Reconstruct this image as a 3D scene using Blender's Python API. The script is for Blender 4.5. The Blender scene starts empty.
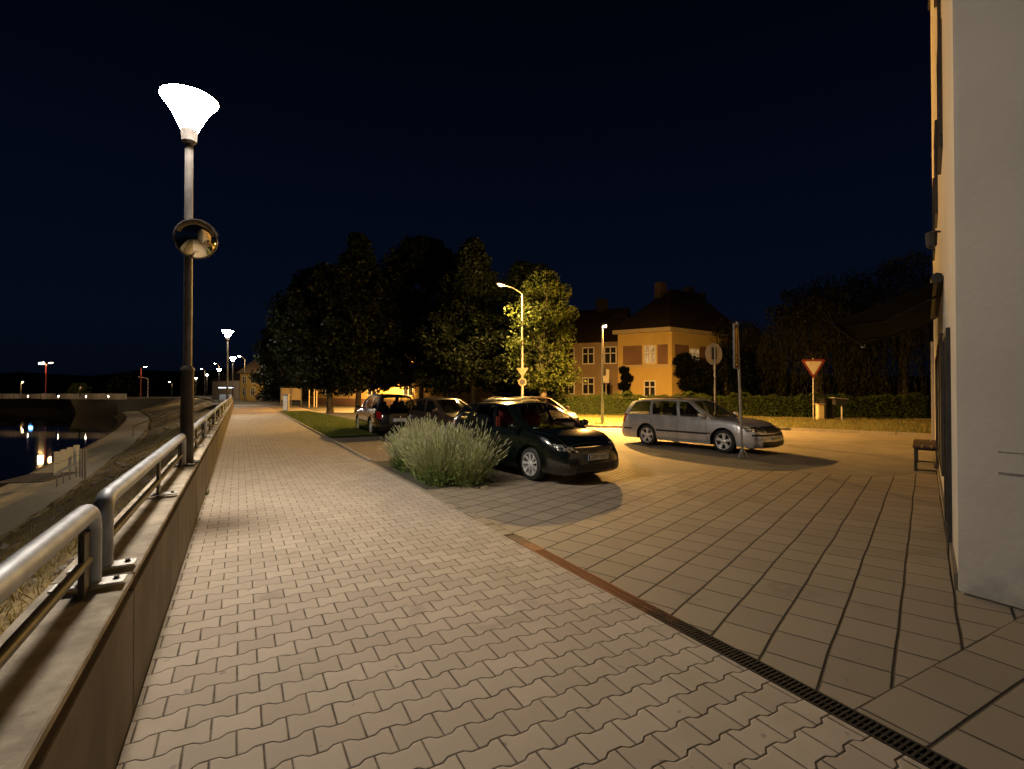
import bpy, bmesh, math, random
from mathutils import Vector, Matrix
from mathutils.bvhtree import BVHTree
PI = math.pi
R = math.radians
random.seed(7)
sc = bpy.context.scene
COL = sc.collection

# ------------------------------------------------------------------ camera
CAMH, YAW, FPX, TILT = 1.70, R(28.63), 500.0, math.atan(6/500.0)
cam_d = bpy.data.cameras.new('camera'); cam = bpy.data.objects.new('camera', cam_d); COL.objects.link(cam)
cam_d.sensor_width = 36; cam_d.lens = FPX*36/1024; cam_d.clip_start = .02; cam_d.clip_end = 3000
cam.location = (0, 0, CAMH); cam.rotation_euler = (PI/2+TILT, 0, -YAW)
sc.camera = cam
FW = (math.sin(YAW), math.cos(YAW)); RT = (math.cos(YAW), -math.sin(YAW))

def P(px, py, Z=None, z=0.0):
    """world point seen at pixel px,py, at forward distance Z, or on the level z"""
    u = (px-512)/FPX; v = (384.5-py)/FPX
    f = math.cos(TILT)-v*math.sin(TILT); w = v*math.cos(TILT)+math.sin(TILT)
    k = Z/f if Z is not None else (z-CAMH)/w
    return Vector((k*(f*FW[0]+u*RT[0]), k*(f*FW[1]+u*RT[1]), CAMH+k*w))
def W2(Z, X, z=0):   # forward distance, sideways offset
    return Vector((Z*FW[0]+X*RT[0], Z*FW[1]+X*RT[1], z))

# ------------------------------------------------------------------ tags
def tag(o, label=None, cat=None, group=None, kind=None):
    if label: o['label'] = label
    if cat: o['category'] = cat
    if group: o['group'] = group
    if kind: o['kind'] = kind
    return o
def empty(name, loc=(0, 0, 0), rz=0):
    o = bpy.data.objects.new(name, None); COL.objects.link(o)
    o.location = loc; o.rotation_euler = (0, 0, rz); o.empty_display_size = .2
    return o
def copy_tree(o, parent=None):
    c = o.copy(); COL.objects.link(c); c.parent = parent
    for ch in list(o.children): copy_tree(ch, c)
    return c

# ------------------------------------------------------------------ mesh builder
class MB:
    def __init__(s): s.v = []; s.f = []
    def add(s, vs, fs):
        n = len(s.v); s.v += [tuple(v) for v in vs]; s.f += [tuple(i+n for i in f) for f in fs]; return s
    def box(s, c, d, rz=0, M=None):
        x, y, z = d[0]/2, d[1]/2, d[2]/2
        vs = [Vector((a*x, b*y, e*z)) for e in (-1, 1) for a, b in ((-1, -1), (1, -1), (1, 1), (-1, 1))]
        m = Matrix.Rotation(rz, 3, 'Z') if M is None else M
        vs = [m @ v+Vector(c) for v in vs]
        return s.add(vs, [(3, 2, 1, 0), (4, 5, 6, 7), (0, 1, 5, 4), (1, 2, 6, 5), (2, 3, 7, 6), (3, 0, 4, 7)])
    def tube(s, pts, r, n=10, cap=True):
        pts = [Vector(p) for p in pts]; N = len(pts)
        rs = r if isinstance(r, (list, tuple)) else [r]*N
        up = None; rings = []
        for i, p in enumerate(pts):
            t = (pts[min(i+1, N-1)]-pts[max(i-1, 0)])
            if t.length < 1e-9: t = Vector((0, 0, 1))
            t.normalize()
            if up is None:
                a = Vector((0, 0, 1)) if abs(t.z) < .9 else Vector((1, 0, 0))
                up = (a-t*a.dot(t)).normalized()
            else:
                up = (up-t*up.dot(t)).normalized()
            b = t.cross(up)
            rings.append([p+(up*math.cos(2*PI*k/n)+b*math.sin(2*PI*k/n))*rs[i] for k in range(n)])
        vs = [v for ring in rings for v in ring]; fs = []
        for i in range(N-1):
            for k in range(n):
                a = i*n+k; b2 = i*n+(k+1) % n
                fs.append((a, b2, b2+n, a+n))
        if cap:
            fs.append(tuple(range(n))[::-1]); fs.append(tuple((N-1)*n+k for k in range(n)))
        return s.add(vs, fs)
    def lathe(s, prof, c=(0, 0, 0), n=24, M=None, close=False):
        vs = []; fs = []
        for r_, z in prof:
            for k in range(n):
                v = Vector((r_*math.cos(2*PI*k/n), r_*math.sin(2*PI*k/n), z))
                if M is not None: v = M @ v
                vs.append(v+Vector(c))
        m = len(prof)
        for i in range(m-1):
            for k in range(n):
                a = i*n+k; b = i*n+(k+1) % n
                fs.append((a, b, b+n, a+n))
        return s.add(vs, fs)
    def prism(s, poly, z0, z1):
        n = len(poly)
        vs = [(p[0], p[1], z0) for p in poly]+[(p[0], p[1], z1) for p in poly]
        return s.add(vs, [tuple(range(n))[::-1], tuple(range(n, 2*n))]+[(i, (i+1) % n, (i+1) % n+n, i+n) for i in range(n)])
    def grid(s, fn, nu, nv):
        vs = [fn(i/nu, j/nv) for j in range(nv+1) for i in range(nu+1)]
        fs = [(j*(nu+1)+i, j*(nu+1)+i+1, (j+1)*(nu+1)+i+1, (j+1)*(nu+1)+i) for j in range(nv) for i in range(nu)]
        return s.add(vs, fs)
    def build(s, name, mat, parent=None, smooth=None, bevel=0, loc=None):
        me = bpy.data.meshes.new(name); me.from_pydata(s.v, [], s.f); me.update()
        if mat: me.materials.append(mat)
        if bevel:
            bm = bmesh.new(); bm.from_mesh(me)
            bmesh.ops.recalc_face_normals(bm, faces=bm.faces)
            es = [e for e in bm.edges if len(e.link_faces) == 2 and e.calc_face_angle(0) > .5]
            bmesh.ops.bevel(bm, geom=es, offset=bevel, segments=2, affect='EDGES', clamp_overlap=True)
            bm.to_mesh(me); bm.free()
        if smooth is not None:
            me.polygons.foreach_set('use_smooth', [True]*len(me.polygons))
            try: me.set_sharp_from_angle(angle=R(smooth))
            except Exception: pass
        o = bpy.data.objects.new(name, me); COL.objects.link(o)
        if parent: o.parent = parent
        if loc is not None: o.location = loc
        return o

# ------------------------------------------------------------------ materials
class N:      # tiny expression layer over Math nodes
    def __init__(s, nt, sock): s.nt = nt; s.s = sock
    def _m(s, op, *a):
        n = s.nt.nodes.new('ShaderNodeMath'); n.operation = op
        for i, x in enumerate((s,)+a):
            if isinstance(x, N): s.nt.links.new(x.s, n.inputs[i])
            else: n.inputs[i].default_value = x
        return N(s.nt, n.outputs[0])
    def __add__(s, o): return s._m('ADD', o)
    __radd__ = __add__
    def __sub__(s, o): return s._m('SUBTRACT', o)
    def __rsub__(s, o): return (s*-1)+o
    def __mul__(s, o): return s._m('MULTIPLY', o)
    __rmul__ = __mul__
    def __truediv__(s, o): return s._m('DIVIDE', o)
    def floor(s): return s._m('FLOOR')
    def frac(s): return s._m('FRACT')
    def abs(s): return s._m('ABSOLUTE')
    def cos(s): return s._m('COSINE')
    def sin(s): return s._m('SINE')
    def min(s, o): return s._m('MINIMUM', o)
    def max(s, o): return s._m('MAXIMUM', o)
    def mod(s, o): return s._m('FLOORED_MODULO', o)
    def lt(s, o): return s._m('LESS_THAN', o)
    def gt(s, o): return s._m('GREATER_THAN', o)
    def ramp(s, a, b):     # smoothstep a..b -> 0..1
        n = s.nt.nodes.new('ShaderNodeMapRange'); n.interpolation_type = 'SMOOTHSTEP'
        s.nt.links.new(s.s, n.inputs[0]); n.inputs[1].default_value = a; n.inputs[2].default_value = b
        return N(s.nt, n.outputs[0])

class Mat:
    def __init__(s, name, color=(.5, .5, .5), rough=.6, metal=0, spec=.5):
        s.m = bpy.data.materials.new(name); s.m.use_nodes = True; s.nt = s.m.node_tree
        s.b = s.nt.nodes['Principled BSDF']
        s.b.inputs['Base Color'].default_value = (*color, 1); s.b.inputs['Roughness'].default_value = rough
        s.b.inputs['Metallic'].default_value = metal; s.b.inputs['Specular IOR Level'].default_value = spec
        s._tc = None
    def tc(s):
        if not s._tc:
            n = s.nt.nodes.new('ShaderNodeTexCoord'); s._tc = n
        return s._tc.outputs['Object']
    def xyz(s):
        n = s.nt.nodes.new('ShaderNodeSeparateXYZ'); s.nt.links.new(s.tc(), n.inputs[0])
        return [N(s.nt, n.outputs[i]) for i in range(3)]
    def noise(s, scale, detail=4, rough=.55, vec=None, stretch=None, dist=0):
        n = s.nt.nodes.new('ShaderNodeTexNoise'); n.inputs['Scale'].default_value = scale
        n.inputs['Detail'].default_value = detail; n.inputs['Roughness'].default_value = rough; n.inputs['Distortion'].default_value = dist
        v = vec or s.tc()
        if stretch:
            mp = s.nt.nodes.new('ShaderNodeMapping'); mp.inputs['Scale'].default_value = stretch
            s.nt.links.new(v, mp.inputs[0]); v = mp.outputs[0]
        s.nt.links.new(v, n.inputs['Vector'])
        return N(s.nt, n.outputs[0])
    def white(s, a, b=None):
        c = s.nt.nodes.new('ShaderNodeCombineXYZ'); s.nt.links.new(a.s, c.inputs[0])
        if b is not None: s.nt.links.new(b.s, c.inputs[1])
        n = s.nt.nodes.new('ShaderNodeTexWhiteNoise'); n.noise_dimensions = '3D'; s.nt.links.new(c.outputs[0], n.inputs['Vector'])
        return N(s.nt, n.outputs['Value'])
    def mix(s, fac, a, b):      # colours: tuples or sockets
        n = s.nt.nodes.new('ShaderNodeMix'); n.data_type = 'RGBA'
        if isinstance(fac, N): s.nt.links.new(fac.s, n.inputs[0])
        else: n.inputs[0].default_value = fac
        for i, x in ((6, a), (7, b)):
            if isinstance(x, (tuple, list)): n.inputs[i].default_value = (*x, 1)
            else: s.nt.links.new(x, n.inputs[i])
        return n.outputs[2]
    def color(s, sock): s.nt.links.new(sock, s.b.inputs['Base Color']); return s
    def rough(s, n): s.nt.links.new(n.s, s.b.inputs['Roughness']); return s
    def bump(s, h, dist=.01, strength=1):
        n = s.nt.nodes.new('ShaderNodeBump'); n.inputs['Distance'].default_value = dist; n.inputs['Strength'].default_value = strength
        s.nt.links.new(h.s, n.inputs['Height']); s.nt.links.new(n.outputs[0], s.b.inputs['Normal']); return s

def simple(name, color, rough=.6, metal=0, var=.25, scale=6, bump=0, bscale=None, spec=.5, stretch=None):
    m = Mat(name, color, rough, metal, spec)
    n = m.noise(scale, 5, stretch=stretch)
    lo = tuple(c*(1-var) for c in color); hi = tuple(min(1, c*(1+var)) for c in color)
    m.color(m.mix(n.ramp(.3, .7), lo, hi))
    m.rough(m.noise(scale*2.3, 3)*(.25*rough)+rough*.88)
    if bump:
        m.bump(m.noise(bscale or scale*8, 6), bump)
    return m.m
def emit(name, color, strength):
    m = bpy.data.materials.new(name); m.use_nodes = True
    b = m.node_tree.nodes['Principled BSDF']
    b.inputs['Base Color'].default_value = (.8, .8, .8, 1)
    b.inputs['Emission Color'].default_value = (*color, 1); b.inputs['Emission Strength'].default_value = strength
    return m
def paint(name, color, rough=.35, metal=.3, coat=1):
    m = Mat(name, color, rough, metal)
    m.b.inputs['Coat Weight'].default_value = coat; m.b.inputs['Coat Roughness'].default_value = .06
    n = m.noise(3, 4); m.color(m.mix(n.ramp(.3, .7), tuple(c*.85 for c in color), tuple(min(1, c*1.1) for c in color)))
    m.rough(m.noise(14, 4)*.12+rough)
    return m.m
def glassy(name, tint=(.25, .27, .27), refl=.12):
    m = bpy.data.materials.new(name); m.use_nodes = True; nt = m.node_tree; nt.nodes.clear()
    o = nt.nodes.new('ShaderNodeOutputMaterial'); t = nt.nodes.new('ShaderNodeBsdfTransparent'); t.inputs[0].default_value = (*tint, 1)
    g = nt.nodes.new('ShaderNodeBsdfGlossy'); g.inputs['Roughness'].default_value = .04; g.inputs[0].default_value = (.9, .9, .9, 1)
    lw0 = nt.nodes.new('ShaderNodeLayerWeight'); lw0.inputs[0].default_value = .5
    lw = nt.nodes.new('ShaderNodeMath'); lw.operation = 'POWER'; lw.inputs[1].default_value = 4.5; nt.links.new(lw0.outputs['Facing'], lw.inputs[0])
    ad = nt.nodes.new('ShaderNodeMath'); ad.operation = 'ADD'; ad.inputs[1].default_value = refl; ad.use_clamp = True
    nt.links.new(lw.outputs[0], ad.inputs[0])
    mx = nt.nodes.new('ShaderNodeMixShader'); nt.links.new(ad.outputs[0], mx.inputs[0]); nt.links.new(t.outputs[0], mx.inputs[1]); nt.links.new(g.outputs[0], mx.inputs[2])
    nt.links.new(mx.outputs[0], o.inputs[0])
    return m

M = {}
M['galv'] = simple('galvanised steel', (.32, .345, .385), .5, .35, .18, 9, .0006, 120)
M['plate'] = simple('zinc plate', (.5, .5, .48), .45, .6, .15, 14)
M['darksteel'] = simple('dark painted steel', (.035, .035, .038), .42, .2, .3, 7)
M['polegrey'] = simple('grey painted pole', (.17, .16, .155), .45, .3, .25, 5)
M['polebrown'] = simple('weathered dark pole', (.07, .06, .05), .5, .3, .3, 5)
M['polelight'] = simple('light grey pole', (.33, .32, .3), .45, .4, .2, 5)
M['polered'] = simple('red painted pole', (.25, .05, .04), .5, .1, .2, 5)
M['black'] = simple('black plastic', (.012, .012, .013), .5, 0, .3, 9)
M['rubber'] = simple('tyre rubber', (.018, .018, .018), .75, 0, .3, 12)
M['alloy'] = simple('alloy wheel', (.75, .75, .75), .35, .45, .1, 12)
M['chrome'] = simple('chrome', (.75, .75, .75), .12, 1, .05, 8)
def reflmat():
    m = Mat('headlight reflector', (.7, .7, .68), .18, .7)
    n = m.noise(16, 2); m.color(m.mix(n.ramp(.42, .6), (.03, .03, .03), (.9, .9, .88))); m.bump(n, .03, 1); return m.m
M['reflector'] = reflmat()
M['white'] = simple('white paint', (.75, .75, .72), .5, 0, .08, 8)
M['numplate'] = simple('number plate', (.72, .72, .68), .4, 0, .05, 12)
M['ink'] = simple('black ink', (.01, .01, .01), .5, 0, .1, 12)
M['blueink'] = simple('blue plastic film', (.02, .06, .3), .4, 0, .1, 12)
M['sticker'] = simple('pale blue sticker', (.35, .6, .65), .5, 0, .1, 12)
M['redlamp'] = simple('red lamp plastic', (.28, .01, .01), .15, 0, .15, 20)
M['amber'] = simple('amber lamp plastic', (.45, .16, .02), .15, 0, .15, 20)
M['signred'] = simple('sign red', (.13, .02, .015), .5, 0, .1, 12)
M['signwhite'] = simple('sign white', (.42, .38, .32), .4, 0, .08, 12)
M['signback'] = simple('weathered sign metal', (.16, .14, .11), .6, .2, .2, 8)
M['signyellow'] = simple('sign yellow', (.7, .45, .08), .4, 0, .08, 12)
M['glass'] = glassy('car glass', (.5, .53, .53), .04)
M['winglass'] = glassy('window glass', (.12, .13, .14), .10)
M['lens'] = glassy('headlight lens', (.8, .82, .82), .10)
M['seat'] = simple('dark seat fabric', (.04, .038, .036), .9, 0, .2, 30)
M['redcloth'] = simple('red seat fabric', (.35, .05, .03), .85, 0, .3, 20)
M['wood'] = simple('dark brown wood', (.075, .04, .022), .6, 0, .4, 6, .001, 60, stretch=(1, 1, 12))
M['trunk'] = simple('tree bark', (.07, .055, .042), .9, 0, .4, 6, .02, 14, stretch=(3, 3, .6))
M['rooftile'] = simple('roof tiles', (.028, .018, .013), .8, 0, .3, 3)
M['chimney'] = simple('chimney brick', (.08, .06, .04), .85, 0, .3, 4)
M['iron'] = simple('cast iron', (.03, .026, .022), .6, .5, .4, 14)

def leafmat(name, c, var=.5, trans=.25):
    m = Mat(name, c, .6, 0, .15)
    g = m.nt.nodes.new('ShaderNodeNewGeometry')
    n = N(m.nt, g.outputs['Random Per Island'])
    c1 = tuple(x*(1-var) for x in c); c2 = (min(1, c[0]*(1+var*1.2)), min(1, c[1]*(1+var)), c[2]*(1+var*.4))
    m.color(m.mix(n, c1, c2))
    t = m.nt.nodes.new('ShaderNodeBsdfTranslucent'); t.inputs[0].default_value = (*[min(1, x*1.4) for x in c], 1)
    mx = m.nt.nodes.new('ShaderNodeMixShader'); mx.inputs[0].default_value = trans
    out = m.nt.nodes['Material Output']
    m.nt.links.new(m.b.outputs[0], mx.inputs[1]); m.nt.links.new(t.outputs[0], mx.inputs[2]); m.nt.links.new(mx.outputs[0], out.inputs[0])
    return m.m
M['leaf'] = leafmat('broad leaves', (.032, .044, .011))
M['leafshade'] = leafmat('shaded leaves', (.0048, .0078, .0024))  # darker leaf copy, the shade of unlit foliage painted into its colour
M['leafhedge'] = leafmat('hedge leaves', (.05, .075, .025))
M['willow'] = leafmat('willow leaves', (.026, .028, .011))
M['lavstalk'] = leafmat('lavender stalks', (.30, .35, .16), .45, .2)
M['lavhead'] = leafmat('lavender flower heads', (.38, .39, .27), .35, .15)
M['lavleaf'] = leafmat('low shrub leaves', (.075, .12, .03), .5, .2)
M['grass'] = leafmat('grass blades', (.10, .13, .035), .5, .25)
M['drygrass'] = leafmat('dry grass blades', (.17, .15, .06), .5, .25)

# ---- paving: bone shaped interlocking pavers
def paver_mat():
    m = Mat('interlocking concrete pavers', (.36, .31, .26), .8)
    X, Y, Zc = m.xyz(); p, q = .225, .168
    wob = (m.noise(2.2, 2)-.5)*.012; wob2 = (m.noise(1.7, 2, vec=None, stretch=(1, 1, 1), dist=1)-.5)*.012
    fine = (m.noise(60, 3)-.5)*.0045
    u = (X+wob+fine)/p; v = (Y+wob2+fine)/q
    r = v.floor(); f = v-r
    s = r.mod(2)*2-1
    w = ((u*(2*PI)).cos()*2.3).max(-1).min(1)
    A = .075
    dl = f-s*w*A; du = (1-s*w*A)-f
    i = r-dl.lt(0)+du.lt(0)
    drow = dl.abs().min(du.abs())*q
    u2 = u+i.mod(2)*.5
    dj = (.5-(u2.frac()-.5).abs())*p
    d = drow.min(dj)
    rnd = m.white(u2.floor(), i)
    # joints partly filled with sand
    fill = m.noise(5, 4).ramp(.38, .62)
    joint = (d-fill*.0022).ramp(.0006, .0044)
    big = m.noise(.35, 4).ramp(.3, .7); med = m.noise(2.4, 5).ramp(.25, .75); gr = m.noise(220, 3)
    c = m.mix(rnd, (.335, .275, .215), (.435, .365, .29))
    c = m.mix(med*.35, c, (.27, .235, .19))
    c = m.mix(big*.25, c, (.42, .37, .31))
    c = m.mix((gr-.35)*.5, c, (.22, .19, .155))
    moss = m.noise(3.1, 5).ramp(.52, .72)*(X.ramp(1.7, 2.7)*.55+X.ramp(.1, -.45)*.5)
    c = m.mix(moss*.6, c, (.20, .20, .10))
    spots = m.noise(19, 2).ramp(.72, .76)
    c = m.mix(spots*.45, c, (.12, .10, .085))
    stain = m.noise(.9, 3, dist=1.5).ramp(.62, .74)
    c = m.mix(stain*.42, c, (.17, .145, .115)); st2 = m.noise(.45, 6, .7).ramp(.56, .68); c = m.mix(st2*.3, c, (.2, .17, .135)); gum = m.noise(9, 1).ramp(.74, .76); c = m.mix(gum*.5, c, (.13, .115, .1))
    c = m.mix(joint, (.055, .042, .03), c)
    m.color(c)
    m.rough(gr*.2+.66)
    h = d.ramp(0, .010)*.006+gr*.0006+rnd*.004+med*.0012
    m.bump(h, 1.0, .9)
    return m.m
M['paver'] = paver_mat()

SD = R(68.2)   # direction of the slab courses, from +Y clockwise
def slab_mat(name, rot, pw, pl, off, base=((.27, .235, .19), (.38, .33, .27))):
    m = Mat(name, (.33, .29, .24), .75)
    X, Y, Zc = m.xyz()
    wob = (m.noise(.8, 2)-.5)*.035; wob2 = (m.noise(.9, 2, dist=1)-.5)*.03; fine = (m.noise(45, 3)-.5)*.004
    sx, sy = math.sin(rot), math.cos(rot)
    a = X*sx+Y*sy+wob2; b = X*(-sy)+Y*sx+wob+off+fine
    vb = b/pw; r = vb.floor(); f = vb-r
    db = (.5-(f-.5).abs())*pw
    ua = a/pl+m.white(r)*1.0
    da = (.5-(ua.frac()-.5).abs())*pl
    rnd = m.white(ua.floor(), r); rnd = rnd*.75+m.noise(.6, 3)*.35
    seam = db.ramp(.0055, .0135); cross = (da+(m.noise(4, 3).ramp(.4, .7))*.0022).ramp(.0055, .0120)
    joint = seam.min(cross*.88+.12)
    gr = m.noise(200, 3); med = m.noise(2.8, 5).ramp(.25, .75)
    c = m.mix(rnd, *base)
    c = m.mix(med*.35, c, (.25, .215, .175))
    c = m.mix((gr-.35)*.45, c, (.2, .17, .14))
    st = m.noise(1.1, 4, dist=1.2).ramp(.6, .74)
    c = m.mix(st*.5, c, (.12, .10, .08)); oil = m.noise(.55, 5, .7).ramp(.6, .7); c = m.mix(oil*.45, c, (.09, .075, .06))
    sp = m.noise(16, 2).ramp(.73, .77); c = m.mix(sp*.5, c, (.1, .09, .075))
    c = m.mix(joint, (.014, .011, .008), c)
    m.color(c); m.rough(gr*.2+.6)
    h = db.ramp(0, .014)*.005+da.ramp(0, .01)*.003+gr*.0006+rnd*.003+med*.001
    m.bump(h, 1.0, .9)
    return m.m
M['slab'] = slab_mat('concrete slabs laid in slanted courses', SD, .334, .365, .175, ((.20, .165, .12), (.29, .24, .175)))
M['slab2'] = slab_mat('concrete slabs along the building', PI/2, .33, .42, .16, ((.19, .155, .11), (.26, .215, .155)))
M['setts'] = slab_mat('small parking setts', R(60), .11, .2, 0, ((.16, .115, .085), (.26, .19, .14)))

def road_mat():
    m = Mat('worn street surface', (.2, .18, .15), .85)
    gr = m.noise(140, 4); med = m.noise(1.3, 6).ramp(.25, .75); big = m.noise(.25, 4).ramp(.3, .7)
    c = m.mix(med, (.15, .13, .105), (.26, .225, .175)); c = m.mix(big*.5, c, (.28, .25, .19)); c = m.mix((gr-.3)*.7, c, (.09, .08, .065))
    cr = m.noise(.7, 5, dist=2); line = (cr-.5).abs().ramp(.0, .006)
    c = m.mix(line*.25+.75, (.05, .04, .03), c)
    m.color(c); m.rough(gr*.2+.68); m.bump(gr*.004+med*.004, 1, .8)
    return m.m
M['road'] = road_mat()
def soil_mat(name, a, b, c3, sc_=1.2, bump=.05):
    m = Mat(name, a, .95)
    n = m.noise(sc_, 7, .6); n2 = m.noise(sc_*9, 5); n3 = m.noise(sc_*.2, 3)
    c = m.mix(n.ramp(.35, .65), a, b); c = m.mix(n2.ramp(.45, .75)*.7, c, c3); c = m.mix(n3.ramp(.4, .6)*.4, c, b)
    m.color(c); m.bump(n*.6+n2*.4, bump, 1)
    return m.m
M['bankgrass'] = leafmat('bank grass blades', (.30, .24, .10), .5, .25)
M['bank'] = soil_mat('rough grassy bank', (.20, .145, .065), (.44, .33, .16), (.07, .055, .025), 1.1, .16)
M['lawn'] = soil_mat('lawn ground', (.06, .085, .02), (.09, .12, .03), (.03, .045, .012), 2, .03)
M['earth'] = soil_mat('dark earth', (.035, .035, .022), (.05, .045, .03), (.02, .02, .015), .3, .1)
M['hill'] = soil_mat('wooded hill', (.006, .007, .005), (.009, .009, .006), (.004, .004, .003), .1, .5)
M['pathconc'] = soil_mat('pale riverside concrete', (.46, .40, .29), (.54, .47, .34), (.32, .27, .19), 1.2, .01)
def concrete(name, a, b, streak=True, sc_=1.5, dark=.55):
    m = Mat(name, a, .82)
    n = m.noise(sc_, 6, .6); g = m.noise(90, 4)
    c = m.mix(n.ramp(.3, .7), a, b)
    if streak:
        s = m.noise(3.2, 5, stretch=(1, 1, .12)).ramp(.45, .8)
        c = m.mix(s*dark, c, tuple(x*.35 for x in a))
    sp = m.noise(7, 5, .7).ramp(.6, .68); c = m.mix(sp*.35, c, tuple(x*.5 for x in a))
    c = m.mix((g-.35)*.5, c, tuple(x*.6 for x in a))
    m.color(c); m.bump(n*.3+g*.25, .012, .8)
    return m.m
M['wallface'] = concrete('stained concrete wall', (.105, .088, .070), (.18, .152, .122))
M['coping'] = concrete('rough coping stone', (.26, .225, .17), (.52, .455, .36), True, 5)
M['kerb'] = concrete('kerb stone', (.26, .235, .2), (.34, .3, .25), False, 4)
M['quay'] = concrete('dark quay wall', (.05, .045, .035), (.08, .07, .055))
M['parapet'] = concrete('pale parapet', (.5, .42, .32), (.6, .5, .38), True, .5)
def plaster(name, a, b, mark=.2, sc_=.8):
    m = Mat(name, a, .85)
    n = m.noise(sc_, 6, .55); g = m.noise(120, 4); s = m.noise(1.2, 4, stretch=(1.5, 1.5, .3)).ramp(.5, .8)
    X, Y, Zz = m.xyz()
    c = m.mix(n.ramp(.3, .7), a, b); c = m.mix(s*mark, c, tuple(x*.6 for x in a))
    low = (Zz*-1+m.noise(3, 4)*.5).ramp(-.45, .2)*m.noise(2.3, 5).ramp(.4, .65)
    c = m.mix(low*.6, c, tuple(x*.45 for x in a))
    c = m.mix((g-.4)*.3, c, tuple(x*.7 for x in a))
    m.color(c); m.bump(g*.35+n*.3+m.noise(14, 5)*.6, .008, .9)
    return m.m
M['render'] = plaster('grey white render', (.40, .375, .335), (.46, .435, .39))
M['yellow'] = plaster('ochre render', (.62, .45, .15), (.68, .5, .18))
M['brownwall'] = plaster('brown panel render', (.2, .115, .08), (.25, .145, .1))
M['dullwall'] = plaster('dull beige render', (.30, .22, .14), (.36, .27, .18))
M['creamtrim'] = plaster('cream trim', (.55, .45, .28), (.6, .5, .32))
M['awning'] = simple('dark awning cloth', (.004, .004, .004), .95, 0, .2, 8, spec=.1)
M['mirror'] = simple('convex mirror', (.95, .84, .62), .05, 1, .08, 4)
M['water'] = None
def water_mat():
    m = Mat('river water', (.002, .003, .003), .03, 0, .22)
    n = m.noise(.9, 3, stretch=(1, 1, 1)); n2 = m.noise(6, 2)
    m.bump(n*.8+n2*.12, .014, .22)
    return m.m
M['water'] = water_mat()
def grate_mat():
    m = Mat('rusty drain iron', (.05, .04, .03), .6, .4)
    X, Y, Zz = m.xyz()
    n = m.noise(7, 5)
    k = (Y+1.6+n*1.2).ramp(3.1, 4.0)*(1)
    c = m.mix(k, (.03, .025, .02), (.26, .115, .055)); k2 = (Y+1.6+n*.5).ramp(4.9, 5.25)
    c = m.mix(k2, c, (.09, .06, .045))
    m.color(c); m.rough(n*.3+.55); return m.m
M['grate'] = grate_mat()

# ------------------------------------------------------------------ world
w = bpy.data.worlds.new('World'); sc.world = w; w.use_nodes = True; nt = w.node_tree
bg = nt.nodes['Background']
tc = nt.nodes.new('ShaderNodeTexCoord'); sx = nt.nodes.new('ShaderNodeSeparateXYZ'); nt.links.new(tc.outputs['Generated'], sx.inputs[0])
rp = nt.nodes.new('ShaderNodeValToRGB'); nt.links.new(sx.outputs[2], rp.inputs[0])
cr = rp.color_ramp; cr.elements[0].position = 0; cr.elements[0].color = (.0012, .0023, .0052, 1)
cr.elements[1].position = .85; cr.elements[1].color = (.0004, .0006, .0014, 1)
e = cr.elements.new(.12); e.color = (.0014, .0033, .0092, 1)
e = cr.elements.new(.30); e.color = (.0011, .0026, .0080, 1)
e = cr.elements.new(.55); e.color = (.0006, .0013, .0042, 1)
nt.links.new(rp.outputs[0], bg.inputs[0]); bg.inputs[1].default_value = 1.0
sc.view_settings.view_transform = 'Standard'; sc.view_settings.look = 'None'; sc.view_settings.gamma = 1; sc.view_settings.exposure = 0
sc.cycles.use_denoising = True
sc.cycles.max_bounces = 6; sc.cycles.transparent_max_bounces = 16
sc.cycles.sample_clamp_indirect = 6

# ================================================================== GROUND
def sheet(name, poly, z, mat, kind='structure', kerb=None):
    me = bpy.data.meshes.new(name); me.from_pydata([(p[0], p[1], z) for p in poly], [], [tuple(range(len(poly)))]); me.materials.append(mat)
    me.update()
    if me.polygons[0].normal.z < 0: me.flip_normals()
    o = bpy.data.objects.new(name, me); COL.objects.link(o); o['kind'] = kind; return o
sheet('ground', [(-.8, -40), (600, -40), (600, 900), (-30, 900), (-15.8, 190), (-5.8, 120), (-.8, 60)], -.02, M['earth'])
# promenade
sheet('footpath', [(-.474, -6), (2.735, -6), (2.735, 58), (-.474, 58)], 0, M['paver'])
# plaza
BC = Vector((5.3, 1.9, 0)); D2 = Vector((math.sin(SD), math.cos(SD), 0))
plaza_edge = [(2.735, 9.35), (4.4, 8.5), (6.83, 7.45), (9.5, 7.3), (10.3, 6.4), (11.0, 5.2), (19, 4.2)]
sheet('plaza_paving', [(2.885, 1.49), (20, 1.49)]+[(a, b) for a, b in plaza_edge[::-1][:-1]]+[(2.885, 9.28)], -.004, M['slab'])
sheet('pavement', [(2.885, -8), (2.885, 1.49), (9, 1.49), (9, -8)], -.004, M['slab2'])
sheet('road', [(2.735, 9.3), (2.735, 6), (20, 2), (40, -8), (40, 12), (24.0, 9.2), (22.8, 10.6), (20.8, 13.1), (17.6, 16.4), (14.9, 18.4), (13.4, 21.6), (12, 27), (11, 44), (5.5, 44), (5.5, 60), (80, 75), (-5, 84), (-.47, 58), (2.735, 58), (2.735, 44), (5.0, 43), (6.2, 19.0), (2.735, 18.9)], -.009, M['road'])
sheet('parking_setts', [(2.735, 9.35), (4.4, 8.5), (6.83, 7.45), (8.6, 9.6), (11.5, 18), (2.75, 18.6)], -.005, M['setts'])
lawn_poly = [(2.74, 18.9), (6.2, 19.0), (5.0, 43), (2.74, 44)]
sheet('lawn', lawn_poly, .03, M['lawn'])
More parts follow.
